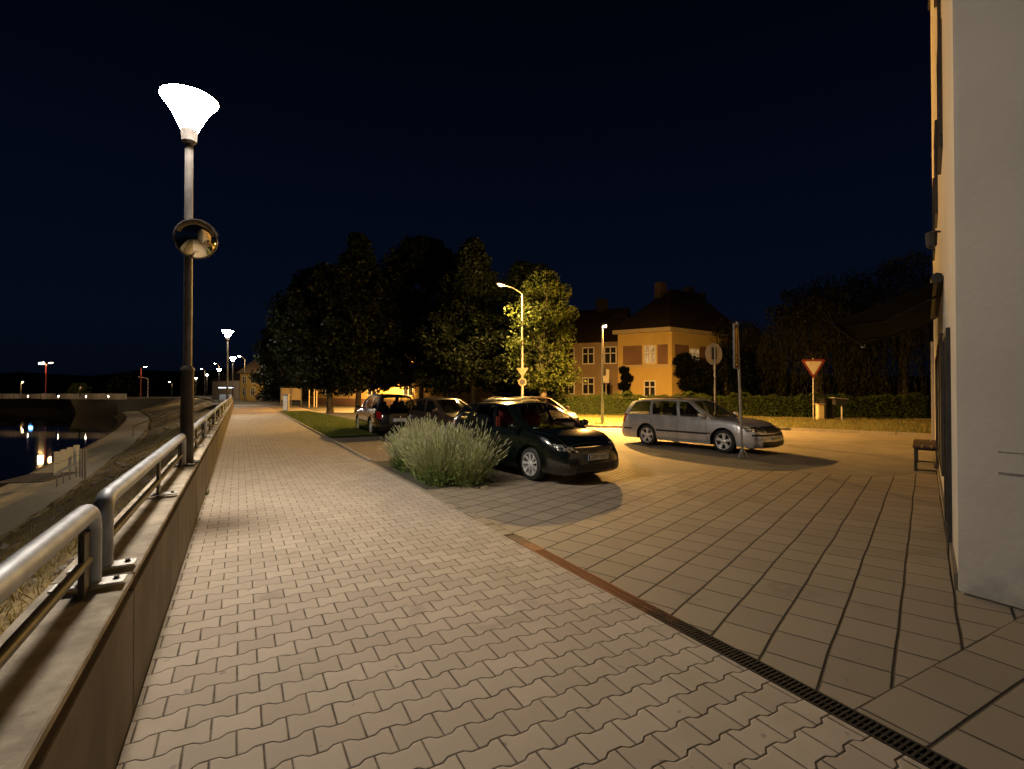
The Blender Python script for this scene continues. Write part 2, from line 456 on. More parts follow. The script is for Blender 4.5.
# pavement edge strip between pavers and slabs, beyond the drain
kb = MB(); y = 5.25
while y < 8.0:
    kb.box((2.81, y+.24, -.045), (.145, .475, .08)); y += .485
tag(kb.build('kerb_strip', M['slab2'], bevel=.004), kind='structure')
kb = MB(); y = 12.15
while y < 43.5:
    kb.box((2.78, y+.5, -.02), (.09, .99, .13)); y += 1.0
tag(kb.build('kerb', M['kerb'], bevel=.01), kind='structure')
# verge on the far side of the street
verge_in = [(24.0, 9.2), (22.8, 10.6), (20.8, 13.1), (17.6, 16.4), (14.9, 18.4), (13.4, 21.6), (12, 27), (11, 44)]
verge_in = [tuple(P(935, 436.5)[:2]), tuple(P(860, 433)[:2]), tuple(P(790, 430)[:2]), tuple(P(700, 428.5)[:2]), tuple(P(602, 427.5)[:2]), tuple(P(545, 425)[:2]), tuple(P(505, 418)[:2])]
verge_out = [tuple(P(945, 421)[:2]), tuple(P(860, 420)[:2]), tuple(P(790, 419)[:2]), tuple(P(700, 416)[:2]), tuple(P(620, 414.5)[:2]), tuple(P(545, 413)[:2]), tuple(P(500, 411)[:2])]
far_r = P(1000, 440); far_r2 = P(1010, 421)
vi = [tuple(far_r[:2])]+verge_in; vo = [tuple(far_r2[:2])]+verge_out
sheet('verge', vi+vo[::-1], .06, M['lawn'])
kb = MB()
for a, b in zip(vi, vi[1:]):
    a = Vector((*a, 0)); b = Vector((*b, 0)); L = (b-a).length; n = max(1, int(L)); d = (b-a)/n; ang = math.atan2(d.y, d.x)
    for k in range(n):
        kb.box(a+d*(k+.5)+Vector((0, 0, .02)), (d.length-.01, .14, .16), ang)
tag(kb.build('street_kerb', M['kerb'], bevel=.01), kind='structure')
# footway behind the verge grass
vo2 = [(Vector((*p, 0))+Vector((.5, .9, 0)))[:2] for p in vo]
sheet('far_footway', vo+vo2[::-1], .065, M['road'])

def blades(area_fn, n, h, w, mat, name, seed=1, lean=.4, label=None):
    rnd = random.Random(seed); vs = []; fs = []
    for _ in range(n):
        p = area_fn(rnd)
        if p is None: continue
        a = rnd.uniform(0, 2*PI); hh = h*rnd.uniform(.4, 1.3); dx, dy = math.cos(a), math.sin(a)
        lx, ly = rnd.uniform(-lean, lean)*hh, rnd.uniform(-lean, lean)*hh
        k = len(vs); ww = w*rnd.uniform(.6, 1.3)
        vs += [(p[0]-dx*ww, p[1]-dy*ww, p[2]), (p[0]+dx*ww, p[1]+dy*ww, p[2]), (p[0]+lx*.45+dx*ww*.6, p[1]+ly*.45+dy*ww*.6, p[2]+hh*.6), (p[0]+lx, p[1]+ly, p[2]+hh), (p[0]+lx*.45-dx*ww*.6, p[1]+ly*.45-dy*ww*.6, p[2]+hh*.6)]
        fs.append((k, k+1, k+2, k+3, k+4))
    me = bpy.data.meshes.new(name); me.from_pydata(vs, [], fs); me.materials.append(mat)
    o = bpy.data.objects.new(name, me); COL.objects.link(o); tag(o, label, 'grass', kind='stuff'); return o
def in_strip(A, B):
    def f(r):
        i = r.randrange(len(A)-1); t = r.random(); s = r.random()
        a = [A[i][k]*(1-t)+A[i+1][k]*t for k in (0, 1)]; b = [B[i][k]*(1-t)+B[i+1][k]*t for k in (0, 1)]
        return (a[0]*(1-s)+b[0]*s, a[1]*(1-s)+b[1]*s, .05)
    return f
blades(in_strip(vi, vo), 26000, .13, .008, M['drygrass'], 'verge_grass', 3, .6, 'rough yellowish grass on the verge across the street')
def lawn_pt(r):
    y = 18.95+(r.random()**1.6)*25; xr = 6.2-(y-19)/24*1.2
    return (r.uniform(2.8, xr), y, .03)
blades(lawn_pt, 42000, .06, .006, M['grass'], 'lawn_grass', 4, .5, 'short green lawn grass beside the path and the trees')

# drain
dr = empty('drain_channel', (2.81, 1.6, 0)); tag(dr, 'narrow linear floor drain with rusty iron grate between wavy pavers and plaza slabs', 'drain')
fr = MB(); fr.box((-.065, 0, -.02), (.014, 7.2, .046)); fr.box((.065, 0, -.02), (.014, 7.2, .046)); fr.box((0, 3.6, -.02), (.144, .014, .046))
g1 = fr.build('frame', M['grate'], dr)
gt = MB(); yy = -3.59
while yy < 2.95:
    gt.box((0, yy, -.008), (.116, .013, .02)); yy += .027
gt.box((0, -.3, -.009), (.012, 6.55, .018)); gt.box((0, 3.26, -.006), (.116, .62, .02))
g2 = gt.build('grate', M['grate'], dr, bevel=0)
ch = MB(); ch.box((0, 0, -.10), (.12, 7.18, .02)); ch.build('channel', M['iron'], dr)
# object-space rust follows y in the drain's own frame: shift handled by offset of the material

# ================================================================== RETAINING WALL + RAILINGS
WT = .735; SEC = 4.45; Y0 = 3.29
rw = empty('retaining_wall', (-.65, 0, 0)); tag(rw, 'long low stained concrete wall with rough pale coping on the left of the path', 'wall')
rnd = random.Random(5)
k = -3; yb = Y0-3*SEC/2
while yb < 57:
    L = SEC/2-.012
    face = MB(); face.box((0, yb+L/2, WT/2-.917), (.34, L, WT+1.666)); face.build('wall_panel', M['wallface'], rw, bevel=.004)
    cp = MB(); cp.box((0, yb+L/2, WT-.016+rnd.uniform(-.003, .003)), (.3402, L+.001, .035)); cp.build('coping', M['coping'], rw, bevel=.004)
    yb += SEC/2
# railing sections
def railing_section():
    o = empty('railing_section')
    L = SEC-.26; zt = 1.165; r = .046; z0 = WT+.025
    t = MB(); path = [(0, .0, z0)]; br = .10
    for a in range(0, 91, 15):
        path.append((0, br-br*math.cos(R(a)), zt-r-br+br*math.sin(R(a))))
    for a in range(90, -1, -15):
        path.append((0, L-br+br*math.cos(R(a)), zt-r-br+br*math.sin(R(a))))
    path.append((0, L, z0))
    t.tube(path, r, 16); t.build('handrail', M['galv'], o, smooth=40)
    lo = MB(); lo.tube([(0, .03, WT+.155), (0, L-.03, WT+.155)], .022, 10); lo.build('lower_rail', M['polebrown'], o, smooth=40)
    for yy in (L/2,):
        m = MB(); m.box((0, yy, (WT+zt-r)/2), (.022, .11, zt-WT-.07)); m.build('post', M['polebrown'], o, bevel=.004)
    for yy in (.10, L-.10):
        m = MB(); m.box((0, yy, (WT+zt-.12)/2), (.022, .12, zt-WT-.14)); m.build('post', M['polebrown'], o, bevel=.004)
    for yy in (.01, L/2, L-.01):
        m = MB(); m.box((0, yy, WT+.032), (.28, .115, .012)); b = m.build('base_plate', M['plate'], o, bevel=.002)
        for s in (-1, 1):
            bt = MB(); bt.lathe([(.0001, .012), (.011, .012), (.011, 0), (.016, 0), (.016, -.003)], (s*.105, yy, WT+.041), 8); bt.build('bolt', M['black'], b)
    return o
proto = railing_section()
sec_y = [Y0-SEC, Y0]+[Y0+SEC*(i+1) for i in range(11)]
ords = ['second', 'third', 'fourth', 'fifth', 'sixth', 'seventh', 'eighth', 'ninth', 'tenth', 'eleventh', 'twelfth']
for i, yy in enumerate(sec_y):
    o = proto if i == 0 else copy_tree(proto)
    o.location = (-.63, yy+.09, 0)
    lab = ('nearest bent steel tube railing section cut by the left edge of the photo' if i == 0 else
           'bent steel tube railing section between the nearest one and the tall lamp post' if i == 1 else
           'first railing section just beyond the tall lamp post' if i == 2 else
           f'{ords[i-3]} railing section beyond the tall lamp post, on the low wall')
    tag(o, lab, 'railing', 'tube railing sections on the low wall')

# ================================================================== LAMPS
white_e = emit('white lamp diffuser', (1, .86, .70), 560)
white_far = emit('white far lamp diffuser', (1, .85, .66), 420)
warm_e = emit('sodium lamp lens', (1, .56, .16), 1.9)
warm_bulb = emit('sodium bulb', (1, .60, .17), 42000)
orange_bulb = emit('orange sodium bulb', (1, .49, .11), 125000)
orange_e = emit('orange sodium lens', (1, .40, .10), 2.1)
warm_far = emit('far sodium lamp lens', (1, .60, .22), 1800)

def prom_lamp(mat, segs=28, near=True):
    o = empty('promenade_lamp'); zb = WT+.025
    m = MB(); m.lathe([(.0001, .02), (.15, .02), (.15, 0)], (0, 0, zb), 16); m.build('base_flange', M['polebrown'], o)
    m = MB(); m.tube([(0, 0, zb), (0, 0, 1.97)], .075, segs); m.lathe([(.075, 0), (.083, .0), (.083, .03), (.05, .07)], (0, 0, 1.95), segs); m.build('lower_pole', M['polebrown'], o, smooth=40)
    m = MB(); m.tube([(0, 0, 1.97), (0, 0, 4.98)], [.052, .046], segs); m.build('upper_pole', M['polegrey'], o, smooth=40)
    m = MB(); m.lathe([(.046, 4.92), (.085, 4.95), (.095, 5.10), (.11, 5.15), (.0001, 5.15)], (0, 0, 0), segs); m.build('socket', M['polegrey'], o, smooth=40)
    # bowl shaped diffuser widening upwards, tipped a little towards the path
    T = Matrix.Rotation(R(0), 3, 'Y')
    m = MB(); m.lathe([(.10, 0), (.12, .05), (.145, .10), (.18, .18), (.225, .26), (.28, .34), (.315, .385), (.325, .40), (.31, .415), (.2, .425), (.0001, .43)], (0, 0, 5.10), segs, T)
    m.build('diffuser', mat, o, smooth=60)
    m = MB(); m.lathe([(.33, .405), (.335, .413), (.31, .43), (.2, .45), (.0001, .46)], (0, 0, 5.10), segs, T); m.build('cap', M['polegrey'], o, smooth=40)
    return o
LPY = 7.74
lamp = prom_lamp(white_e); lamp.location = (-.59, LPY-.02, 0)
tag(lamp, 'tall near lamp post with glowing white bowl and a round mirror on it', 'street lamp', 'bowl lamps along the promenade')
far = prom_lamp(white_far, 12)
names_far = ['white bowl lamp farther along the path, highest of the distant row', 'second white bowl lamp far along the path, just below the first']
spots = [(-.65, 36.6), (-.65, 66)]
for a in ((219, 369.5, 88, 'small distant white lamp left of the two overlapping ones'), (207, 375.5, 119, 'tiny distant white lamp in the middle of the far row'), (196, 378.5, 150, 'tiny distant white lamp, farthest left above the railing')):
    p = P(a[0], a[1], Z=a[2]); spots.append((p.x, p.y)); names_far.append(a[3])
for i, (x, y) in enumerate(spots):
    o = far if i == 0 else copy_tree(far); o.location = (x, y, 0)
    tag(o, names_far[i], 'street lamp', 'bowl lamps along the promenade')

# convex mirror on the near lamp
mc = P(196, 239.5, Z=6.42)
mr = empty('convex_mirror', mc); 
look = (Vector((1.2, -1.8, 1.2))-mc).normalized()
q = look.to_track_quat('Z', 'Y'); mr.rotation_euler = q.to_euler()
tag(mr, 'round convex traffic mirror with visor clamped to the near lamp post', 'mirror')
prof = [(.235*math.sin(R(a))/math.sin(R(62)), .235/math.tan(R(62))*0+.14*(math.cos(R(a))-math.cos(R(62)))/(1-math.cos(R(62)))) for a in range(62, -1, -4)]
m = MB(); m.lathe(prof[:-1]+[(.0001, .14)], (0, 0, .0), 36); m.build('mirror_face', M['mirror'], mr, smooth=60)
m = MB(); m.lathe([(.235, .0), (.241, .008), (.246, .0), (.246, -.02), (.21, -.09), (.08, -.13), (.0001, -.13)], (0, 0, 0), 36); m.build('rear_shell', M['polegrey'], mr, smooth=40)
m = MB()
vs = []
for i in range(19):
    a = R(20+140*i/18)
    for rr, zz in ((.249, -.01), (.256, .07), (.260, .07), (.254, -.01)):
        vs.append((rr*math.cos(a), rr*math.sin(a), zz))
fs = [(i*4+j, i*4+(j+1) % 4, i*4+4+(j+1) % 4, i*4+4+j) for i in range(18) for j in range(4)]
m.add(vs, fs); m.build('visor', M['polelight'], mr, smooth=40)
inv = (Matrix.Translation(mc) @ q.to_matrix().to_4x4()).inverted()
m = MB(); p1 = inv @ Vector((-.59, LPY-.02, mc.z)); m.tube([(0, 0, -.12), p1], .02, 8); m.build('bracket', M['polegrey'], mr)
m = MB(); pa = inv @ Vector((-.59, LPY-.02, mc.z-.04)); pb = inv @ Vector((-.59, LPY-.02, mc.z+.04)); m.tube([pa, pb], .062, 16); m.build('clamp', M['polegrey'], mr, smooth=40)

def sodium_lamp(base, H, head_dir, arm, mat, label, group=None, segs=12, r0=.07, polem='polelight', post='street_lamp', headlen=.55, tip=8, bulb=None):
    o = empty(post, base); d = Vector((head_dir[0], head_dir[1], 0)).normalized()
    m = MB(); m.tube([(0, 0, 0), (0, 0, 1.1)], r0*1.35, segs); m.tube([(0, 0, 1.1), (0, 0, H-.5)], [r0, r0*.7], segs); 
    if arm > .1:
        pts = [(0, 0, H-.5)]+[(d.x*arm*t, d.y*arm*t, H-.5+.42*math.sin(t*PI/2)) for t in (.08, .2, .4, .7, 1)]
        m.tube(pts, r0*.5, 8)
    else: m.tube([(0, 0, H-.5), (0, 0, H-.05)], r0*.6, 8)
    m.build('pole', M[polem], o, smooth=40)
    hp = d*arm+Vector((0, 0, H-.06)); ang = math.atan2(d.y, d.x)
    m = MB(); Mx = Matrix.Rotation(ang, 3, 'Z') @ Matrix.Rotation(R(-tip), 3, 'Y')
    prof_ = [(-.0, .03), (.08, .07), (headlen*.5, .12), (headlen*.85, .11), (headlen, .05)]
    vs = []
    for x, ww in prof_:
        for a in range(9):
            t = PI*a/8; vs.append(Mx @ Vector((x, ww*math.cos(t), .8*ww*math.sin(t)))+hp)
    fs = [(i*9+j, i*9+j+1, i*9+10+j, i*9+9+j) for i in range(len(prof_)-1) for j in range(8)]
    m.add(vs, fs); m.build('lamp_housing', M[polem], o, smooth=50)
    m = MB(); vs = []
    for x, ww in ((.1, .07), (headlen*.5, .105), (headlen*.85, .09)):
        for a in range(7):
            t = PI*a/6; vs.append(Mx @ Vector((x, ww*math.cos(t), -.55*ww*math.sin(t)-.004))+hp)
    fs = [(i*7+j, i*7+7+j, i*7+8+j, i*7+j+1) for i in range(2) for j in range(6)]
    m.add(vs, fs); ln = m.build('lamp_lens', mat, o, smooth=50)
    if bulb:
        m = MB(); bc = Mx @ Vector((headlen*.5, 0, -.075))+hp; m.lathe([(.0001, 0), (.10, 0)], bc, 16, Mx); m.build('bulb', bulb, ln, smooth=60)
    tag(o, label, 'street lamp', group); return o
L1b = W2(30, .62); L1h = P(502, 287, Z=29.6)
lamp1 = sodium_lamp(L1b, 8.0, (L1h-L1b)[:2], (Vector(L1h[:2])-Vector(L1b[:2])).length-.25, warm_e, 'tall curved arm street lamp glowing yellow in front of the big trees', bulb=warm_bulb, headlen=.62)
L2b = P(602.5, 425)
lamp2 = sodium_lamp(L2b, 4.95, (FW[0]+RT[0]*.75, FW[1]+RT[1]*.75), .02, orange_e, 'short straight street lamp glowing orange before the yellow house', headlen=.36, r0=.055, tip=13, bulb=orange_bulb)
m = MB(); m.box((.12, 0, 2.6), (.2, .03, .35)); m.build('small_panel', M['polegrey'], lamp2)
# far sodium lamps
far_sod = [(245, 357, 79, 7.0, 'distant warm lamp on a tall pole above the pale far house'),
           (219, 364, 119, 8.2, 'tiny warm lamp above the overlapping far white lamps'),
           (205, 369, 146, 8.2, 'tiny warm lamp left of the overlapping far lamps'),
           (172, 382, 210, 5.6, 'tiny warm lamp just left of the near lamp post')]
for px, py, Z, H, lab in far_sod:
    p = P(px, py, Z=Z); sodium_lamp((p.x, p.y, p.z-H+.1), H, (-.9, -.4), .6, warm_far, lab, 'distant warm street lamps', 8)
# waterside lamps beyond the water
quay_z = -.34
for (px, py, Z, lab, two) in ((46, 363, 136, 'red pole with two lamps beyond the dark water, far left', True), (141, 367, 150, 'red pole with one lamp where the far quay meets the bank', False)):
    p = P(px, py, Z=Z); h = p.z-quay_z
    o = sodium_lamp((p.x, p.y, quay_z), h, RT, .8, emit('far floodlight lens', (1, .5, .22), 500), lab, 'red lamp poles by the water', 8, .16, 'polered', 'quay_lamp', 1.1)
    if two:
        m = MB(); m.box((-RT[0]*1.2, -RT[1]*1.2, h-.1), (.9, .5, .25)); m.build('second_lamp', warm_far, o)
for px, py, Z, lab in ((21, 382, 180, 'small warm lamp at the far left edge beyond the water'), (79, 387, 175, 'small yellow lamp glowing inside the bush beyond the water')):
    p = P(px, py, Z=Z); sodium_lamp((p.x, p.y, quay_z), p.z-quay_z, RT, .3, warm_far, lab, 'small lamps on the far quay', 8, .1)
p = P(148, 380, Z=152)
o = sodium_lamp((p.x, p.y, quay_z), P(148, 377, Z=152).z-quay_z, (-1, 0), 2.0, M['polelight'], 'unlit pale double arm lamp right of the red pole', None, 8, .12)

# ================================================================== RIVER BANK
def interp0(tab, x):
    if x <= tab[0][0]: return tab[0][1]
    for (a, b), (c, d) in zip(tab, tab[1:]):
        if x <= c: return b+(d-b)*(x-a)/(c-a)
    return tab[-1][1]
def bank_prof(y):
    # returns list of (x,z) from wall to water, moving with y
    xt = interp0([(60, -.8), (120, -6), (190, -16)], y); xw = interp0([(0, -6.2), (27, -6.8), (55, -8.2), (75, -9.8), (94, -12), (112, -14.6), (130, -18), (150, -22), (177, -28), (190, -31)], y)
    xe = xw-3.0; d = xt-xw; zt = -.42 if y < 58 else -.15
    return [(xt, zt), (xt-d*.2, -.85), (xt-d*.55, -1.85), (xw+.3, -2.95), (xw, -3.0), (xe, -3.0), (xe-.6, -3.35), (xe-1.6, -4.2), (xe-3, -5)]
ys = [-12+i*1.0 for i in range(55)]+[43+i*4 for i in range(36)]
def bank_strip(name, i0, i1, sub, mat, rough_, seed):
    rn = random.Random(seed); vs = []; fs = []; cols = None
    for y in ys:
        pr = bank_prof(y)[i0:i1+1]; row = []
        for j in range(len(pr)-1):
            for s in range(sub):
                t = s/sub; row.append((pr[j][0]*(1-t)+pr[j+1][0]*t, y, pr[j][1]*(1-t)+pr[j+1][1]*t))
        row.append((pr[-1][0], y, pr[-1][1])); cols = len(row)
        for k_, p in enumerate(row):
            a = rough_ if 0 < k_ < cols-1 else 0
            vs.append((p[0]+rn.uniform(-a, a), p[1]+rn.uniform(-a, a), p[2]+rn.uniform(-a, a)))
    fs = [(j*cols+i, (j+1)*cols+i, (j+1)*cols+i+1, j*cols+i+1)[::-1] for j in range(len(ys)-1) for i in range(cols-1)]
    m = MB(); m.add(vs, fs); o = m.build(name, mat, smooth=None if False else 40); o['kind'] = 'structure'; return o
bank_strip('river_bank', 0, 4, 7, M['bank'], .10, 1)
bank_strip('riverside_walk', 4, 5, 2, M['pathconc'], 0, 2)
bank_strip('shore', 5, 8, 4, M['bank'], .07, 3)
def bank_pt(r):
    y = -1+(r.random()**1.5)*60; pr = bank_prof(y); t = r.random()*3; i = int(t); t -= i
    return (pr[i][0]*(1-t)+pr[i+1][0]*t, y, pr[i][1]*(1-t)+pr[i+1][1]*t-.03)
blades(bank_pt, 30000, .16, .010, M['bankgrass'], 'bank_grass', 11, .9, 'dry tufted grass covering the sloping river bank')
water = sheet('water', [(-600, -60), (-7, -60), (-7, 300), (-600, 300)], -4.0, M['water'])
# stone ledges along the slope
rn = random.Random(21)
sm = MB()
for i in range(420):
    y = 2+rn.random()**1.3*70; pr = bank_prof(y); t = rn.random()*2.95; k = int(t); t -= k
    c = (pr[k][0]*(1-t)+pr[k+1][0]*t, y, pr[k][1]*(1-t)+pr[k+1][1]*t)
    s = rn.uniform(.06, .22); sm.box(c, (s*rn.uniform(.6, 1.6), s*rn.uniform(.8, 2.2), s*.7), rn.uniform(0, 3), Matrix.Rotation(rn.uniform(0, 3), 3, 'Z') @ Matrix.Rotation(rn.uniform(-.5, .5), 3, 'X'))
tag(sm.build('stones', M['kerb'], bevel=.02), 'scattered rough stones bedded in the grassy river bank', 'stones', kind='stuff')
# quay beyond
qa = P(-260, 398, z=quay_z); qb = P(70, 398.5, z=quay_z); qc = P(118, 400, z=quay_z); qd = P(150, 402, z=-1.0)
qpts = [qa, qb, qc]
qm = MB(); poly = [(qa.x, qa.y), (qb.x, qb.y), (qc.x, qc.y), (qc.x+14, qc.y+60), (qa.x-100, qa.y+160)]
qm.prism(poly, -6, quay_z); tag(qm.build('quay', M['quay']), 'long dark quay wall across the water', 'quay wall')
del qm
# parapet pieces along it, lit pale
dq = (qc-qa); rn = random.Random(8); t = .03; pan = []; cnt = 0
while t < .985:
    L = rn.uniform(2.5, 8)/dq.length; ctr = qa+dq*(t+L/2)+Vector((.6, 2.2, 0))
    pan.append((ctr, L*dq.length)); t += L+rn.uniform(.3, 1.2)/dq.length
pl = empty('parapet', (qa.x, qa.y, quay_z)); tag(pl, 'low pale lit parapet running along the top of the far quay', 'parapet wall')
for c, L in pan:
    m = MB(); m.box((c.x-qa.x, c.y-qa.y, .72), (L, .4, 1.44*rn.uniform(.75, 1.1)), math.atan2(dq.y, dq.x)); m.build('parapet_block', M['parapet'], pl)
# row of low lamps added on the quay to brighten the parapet
bl_e = emit('added quay lamp', (1, .72, .42), 260)
for i, t in enumerate((.36, .52, .60, .68, .75, .82, .88, .93, .975)):
    c = qa+dq*(t+.011*math.sin(i*7.3))+Vector((-.3, -.9, 0)); o = empty('added_lamp', (c.x, c.y, quay_z))
    m = MB(); m.tube([(0, 0, 0), (0, 0, .7)], .09, 8); m.build('post', M['polelight'], o)
    m = MB(); m.tube([(0, 0, .7), (0, 0, .84)], .05, 8); m.build('lamp_glass', bl_e, o)
    tag(o, ['leftmost', 'second from the left', 'third from the left', 'fourth from the left', 'fifth from the left', 'fourth from the right', 'third from the right', 'second from the right', 'rightmost'][i]+' low added lamp before the far quay parapet', 'bollard lamp', 'added lamps along the far quay')
p = P(31, 396, Z=134); m = MB(); m.lathe([(.0001, -.4), (.4, -.2), (.45, 0), (.3, .3), (.0001, .4)], (0, 0, 0), 10)
bo = empty('blue_light', p); m.build('lamp_glass', emit('blue marker light', (.12, .45, 1), 26), bo); m = MB(); m.tube([(0, 0, quay_z-p.z), (0, 0, -.2)], .06, 6); m.build('post', M['polelight'], bo)
tag(bo, 'blue glowing marker light on the far quay above the water', 'lamp')

# information boards by the river walk
ang = math.atan2(.88, .48)
bd = P(57, 486.5, z=-3.0)
for i in range(4):
    base = P(57+i*6.4, 487-i*3.4, z=-3.0)
    o = empty('notice_board', base, R(15)); zt = P(57, 449+i*-.2, Z=24).z
    m = MB(); m.box((0, 0, .85), (.05, .05, 1.7)); m.build('post', M['polelight'], o)
    m = MB(); m.box((.0, -.04, 1.15), (.25, .03, 1.15)); m.build('board_panel', M['white'], o, bevel=.005)
    m = MB(); m.box((.0, -.06, 1.15), (.23, .006, .02)); m.build('panel_seam', M['polegrey'], o)
    tag(o, ['leftmost', 'second', 'third', 'rightmost'][i]+' of the four white boards standing by the riverside walk', 'notice board', 'white boards by the river walk')
for i in range(3):
    base = P(77-i*2.5+8, 479-i*1.5+1, z=-3.0); o = empty('metal_post', base)
    m = MB(); m.tube([(0, 0, 0), (0, 0, 1.5)], .04, 8); m.build('shaft', M['polelight'], o, smooth=40)
    m = MB(); m.lathe([(.05, 1.49), (.05, 1.53), (.0001, 1.55)], (0, 0, 0), 8); m.build('post_cap', M['polelight'], o)
    tag(o, ['right', 'middle', 'left'][i]+' one of three thin posts just right of the white boards', 'post', 'thin posts beside the white boards')
# landing platform at the water
pf = P(38, 478, z=-3.0); m = MB(); m.box((0, 0, -.2), (2.2, 3.2, .5)); m.box((-.9, .3, -.5), (1.6, 3.6, .5))
o = m.build('stone_landing', M['wallface'], None, bevel=.03, loc=pf); o.rotation_euler = (0, 0, R(-12)); tag(o, 'dark stepped stone landing at the water edge left of the white boards', 'landing')
# stair handrails on the slope
for i, (px, py) in enumerate(((133, 436), (150, 431))):
    b = P(px, py, z=-2.6); o = empty('stair_handrail', b)
    m = MB(); m.tube([(0, 0, 0), (0, 0, .9), (2.6, .4, 2.1), (2.6, .4, 1.2)], .03, 8); m.tube([(1.3, .2, .6), (1.3, .2, 1.5)], .025, 8); m.build('rail', M['darksteel'], o, smooth=40)
    m = MB(); m.box((0, 0, .02), (.14, .14, .03)); m.build('foot_plate', M['darksteel'], o)
    tag(o, ['nearer', 'farther'][i]+' dark handrail of the stairs on the river bank', 'handrail', 'stair handrails on the bank')

# hills beyond
def hill(name, pts, Z, depth, mat):
    m = MB(); n = len(pts); vs = []
    for i, (px, py) in enumerate(pts):
        top = P(px, py, Z=Z); b = P(px, 390.5, Z=Z*.72); c = P(px, 390.5, Z=Z*1.5)
        vs += [(b.x, b.y, -6), (b.x*.35+top.x*.65, b.y*.35+top.y*.65, top.z*.72), (top.x, top.y, top.z), (c.x, c.y, -6)]
    fs = [(i*4+j, (i+1)*4+j, (i+1)*4+j+1, i*4+j+1) for i in range(n-1) for j in range(3)]
    o = m.add(vs, fs).build(name, mat, smooth=40); o['kind'] = 'structure'
hill('hills', [(-500, 370), (-200, 372), (-60, 378), (20, 372), (90, 376), (140, 370), (200, 372), (260, 364), (320, 352), (420, 350), (560, 362), (700, 372), (900, 376), (1200, 374), (1600, 372)], 520, 0, M['hill'])

# ================================================================== TREES
def foliage(centres, n, leaf, rnd, spread=1.0, droop=0):
    vs = []; fs = []
    for _ in range(n):
        c, r = centres[rnd.randrange(len(centres))]
        u = rnd.uniform(-1, 1); a = rnd.uniform(0, 2*PI); rr = r*(rnd.random()**.42)*spread
        s_ = math.sqrt(1-u*u)
        p = Vector((c[0]+rr*s_*math.cos(a), c[1]+rr*s_*math.sin(a), c[2]+rr*u*.75))
        d = Vector((rnd.gauss(0, 1), rnd.gauss(0, 1), rnd.gauss(0, .7)-droop)).normalized()
        e_ = d.orthogonal().normalized(); e_ = Matrix.Rotation(rnd.uniform(0, 2*PI), 3, d) @ e_
        L = leaf*rnd.uniform(.6, 1.4); k = len(vs)
        vs += [p-d*L*.5, p+e_*L*.28, p+d*L*.5+e_*L*.05, p-e_*L*.28]
        fs.append((k, k+1, k+2, k+3))
    return vs, fs
def tree(name, base, H, rad, shape, n, leaf, mat, label, group, seed, trunk_h=2.2, tr=.22, clump=1.1):
    rnd = random.Random(seed); o = empty(name, base)
    cs = []; nc = int(120+rad*rad*H*.8)
    for _ in range(nc):
        t = rnd.random(); z = trunk_h+(H-trunk_h)*t
        if shape == 'cone': rr = rad*min(1, (1-t)*1.45+.04)*(.9+.14*rnd.random())*min(1, .7+t*4)
        elif shape in ('oval', 'round'): rr = rad*math.sqrt(max(0.02, 1-(2*t-.85)**2/1.35))*(.86+.2*rnd.random())
        else: rr = rad*(1-t)**.8+.2
        a = rnd.uniform(0, 2*PI); q_ = math.sqrt(rnd.uniform(.15, 1))
        x, y = rr*q_*math.cos(a)*.88, rr*q_*math.sin(a)*.88
        cs.append(((x, y, z), clump*rnd.uniform(.5, 1.25)*(1-.45*t)))
    vs, fs = foliage(cs, n, leaf, rnd)
    m = MB(); m.v = vs; m.f = fs; m.build('crown', mat, o)
    m = MB(); lean = rnd.uniform(-.2, .2)
    m.tube([(0, 0, -.1), (0, 0, .3), (lean*.3, 0, trunk_h), (lean, .1, H*.5), (lean*1.2, .1, H*.85)], [tr*1.5, tr*1.1, tr*.9, tr*.5, tr*.12], 10)
    for i in range(11):
        c = cs[rnd.randrange(nc)][0]; z0 = trunk_h*rnd.uniform(.8, 1)+(c[2]-trunk_h)*.35
        m.tube([(lean*.5, 0, z0), (c[0]*.45, c[1]*.45, (z0+c[2])/2+.2), (c[0]*.9, c[1]*.9, c[2])], [tr*.35, tr*.22, tr*.05], 6)
    m.build('trunk', M['trunk'], o, smooth=50)
    tag(o, label, 'tree', group); return o
T = [
 ('linden_tree', W2(39.0, -12.0), 13.6, 4.5, 'cone', 60000, .28, 'leafshade', 'tallest dark cone shaped tree, just right of the bare trunk on the lawn', 1, 2.0),
 ('linden_tree', P(330, 413.5), 10.6, 4.3, 'round', 46000, .28, 'leafshade', 'dark round tree with a clear bare trunk, left of the tallest cone tree', 2, 2.3),
 ('linden_tree', W2(60, -27.2), 9.6, 4.0, 'oval', 20000, .34, 'leafshade', 'low dark tree behind the two panel board', 3, 1.0),
 ('linden_tree', W2(45, -8.2), 15.2, 5.2, 'oval', 48000, .34, 'leafshade', 'tall round headed tree behind, between the cone tree and the lamp lit trees', 4, 2.4),
 ('linden_tree', W2(37.5, -2.9), 12.8, 4.8, 'cone', 60000, .27, 'leafshade', 'dark pointed tree left of the yellow lamp, behind the parked cars', 5, 2.0),
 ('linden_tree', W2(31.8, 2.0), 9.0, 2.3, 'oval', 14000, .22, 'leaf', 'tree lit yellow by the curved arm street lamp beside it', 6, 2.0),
 ('linden_tree', W2(38, 1.3), 11.2, 3.3, 'oval', 30000, .27, 'leafshade', 'dark tree behind the lamp lit tree and left of the dim house wing', 7, 1.4),
]
for nm, b, H, rad, sh, n, lf, mt, lab, seed, th in T:
    tree(nm, b, H, rad, sh, n, lf, M[mt], lab, 'trees behind the parked cars', seed, th)
tree('shrub_tree', P(80, 397, z=quay_z), 4.2, 3.2, 'oval', 2500, .5, M['leaf'], 'small lamp lit bush on the far quay beyond the water', None, 31, .4, .1, 1.3)
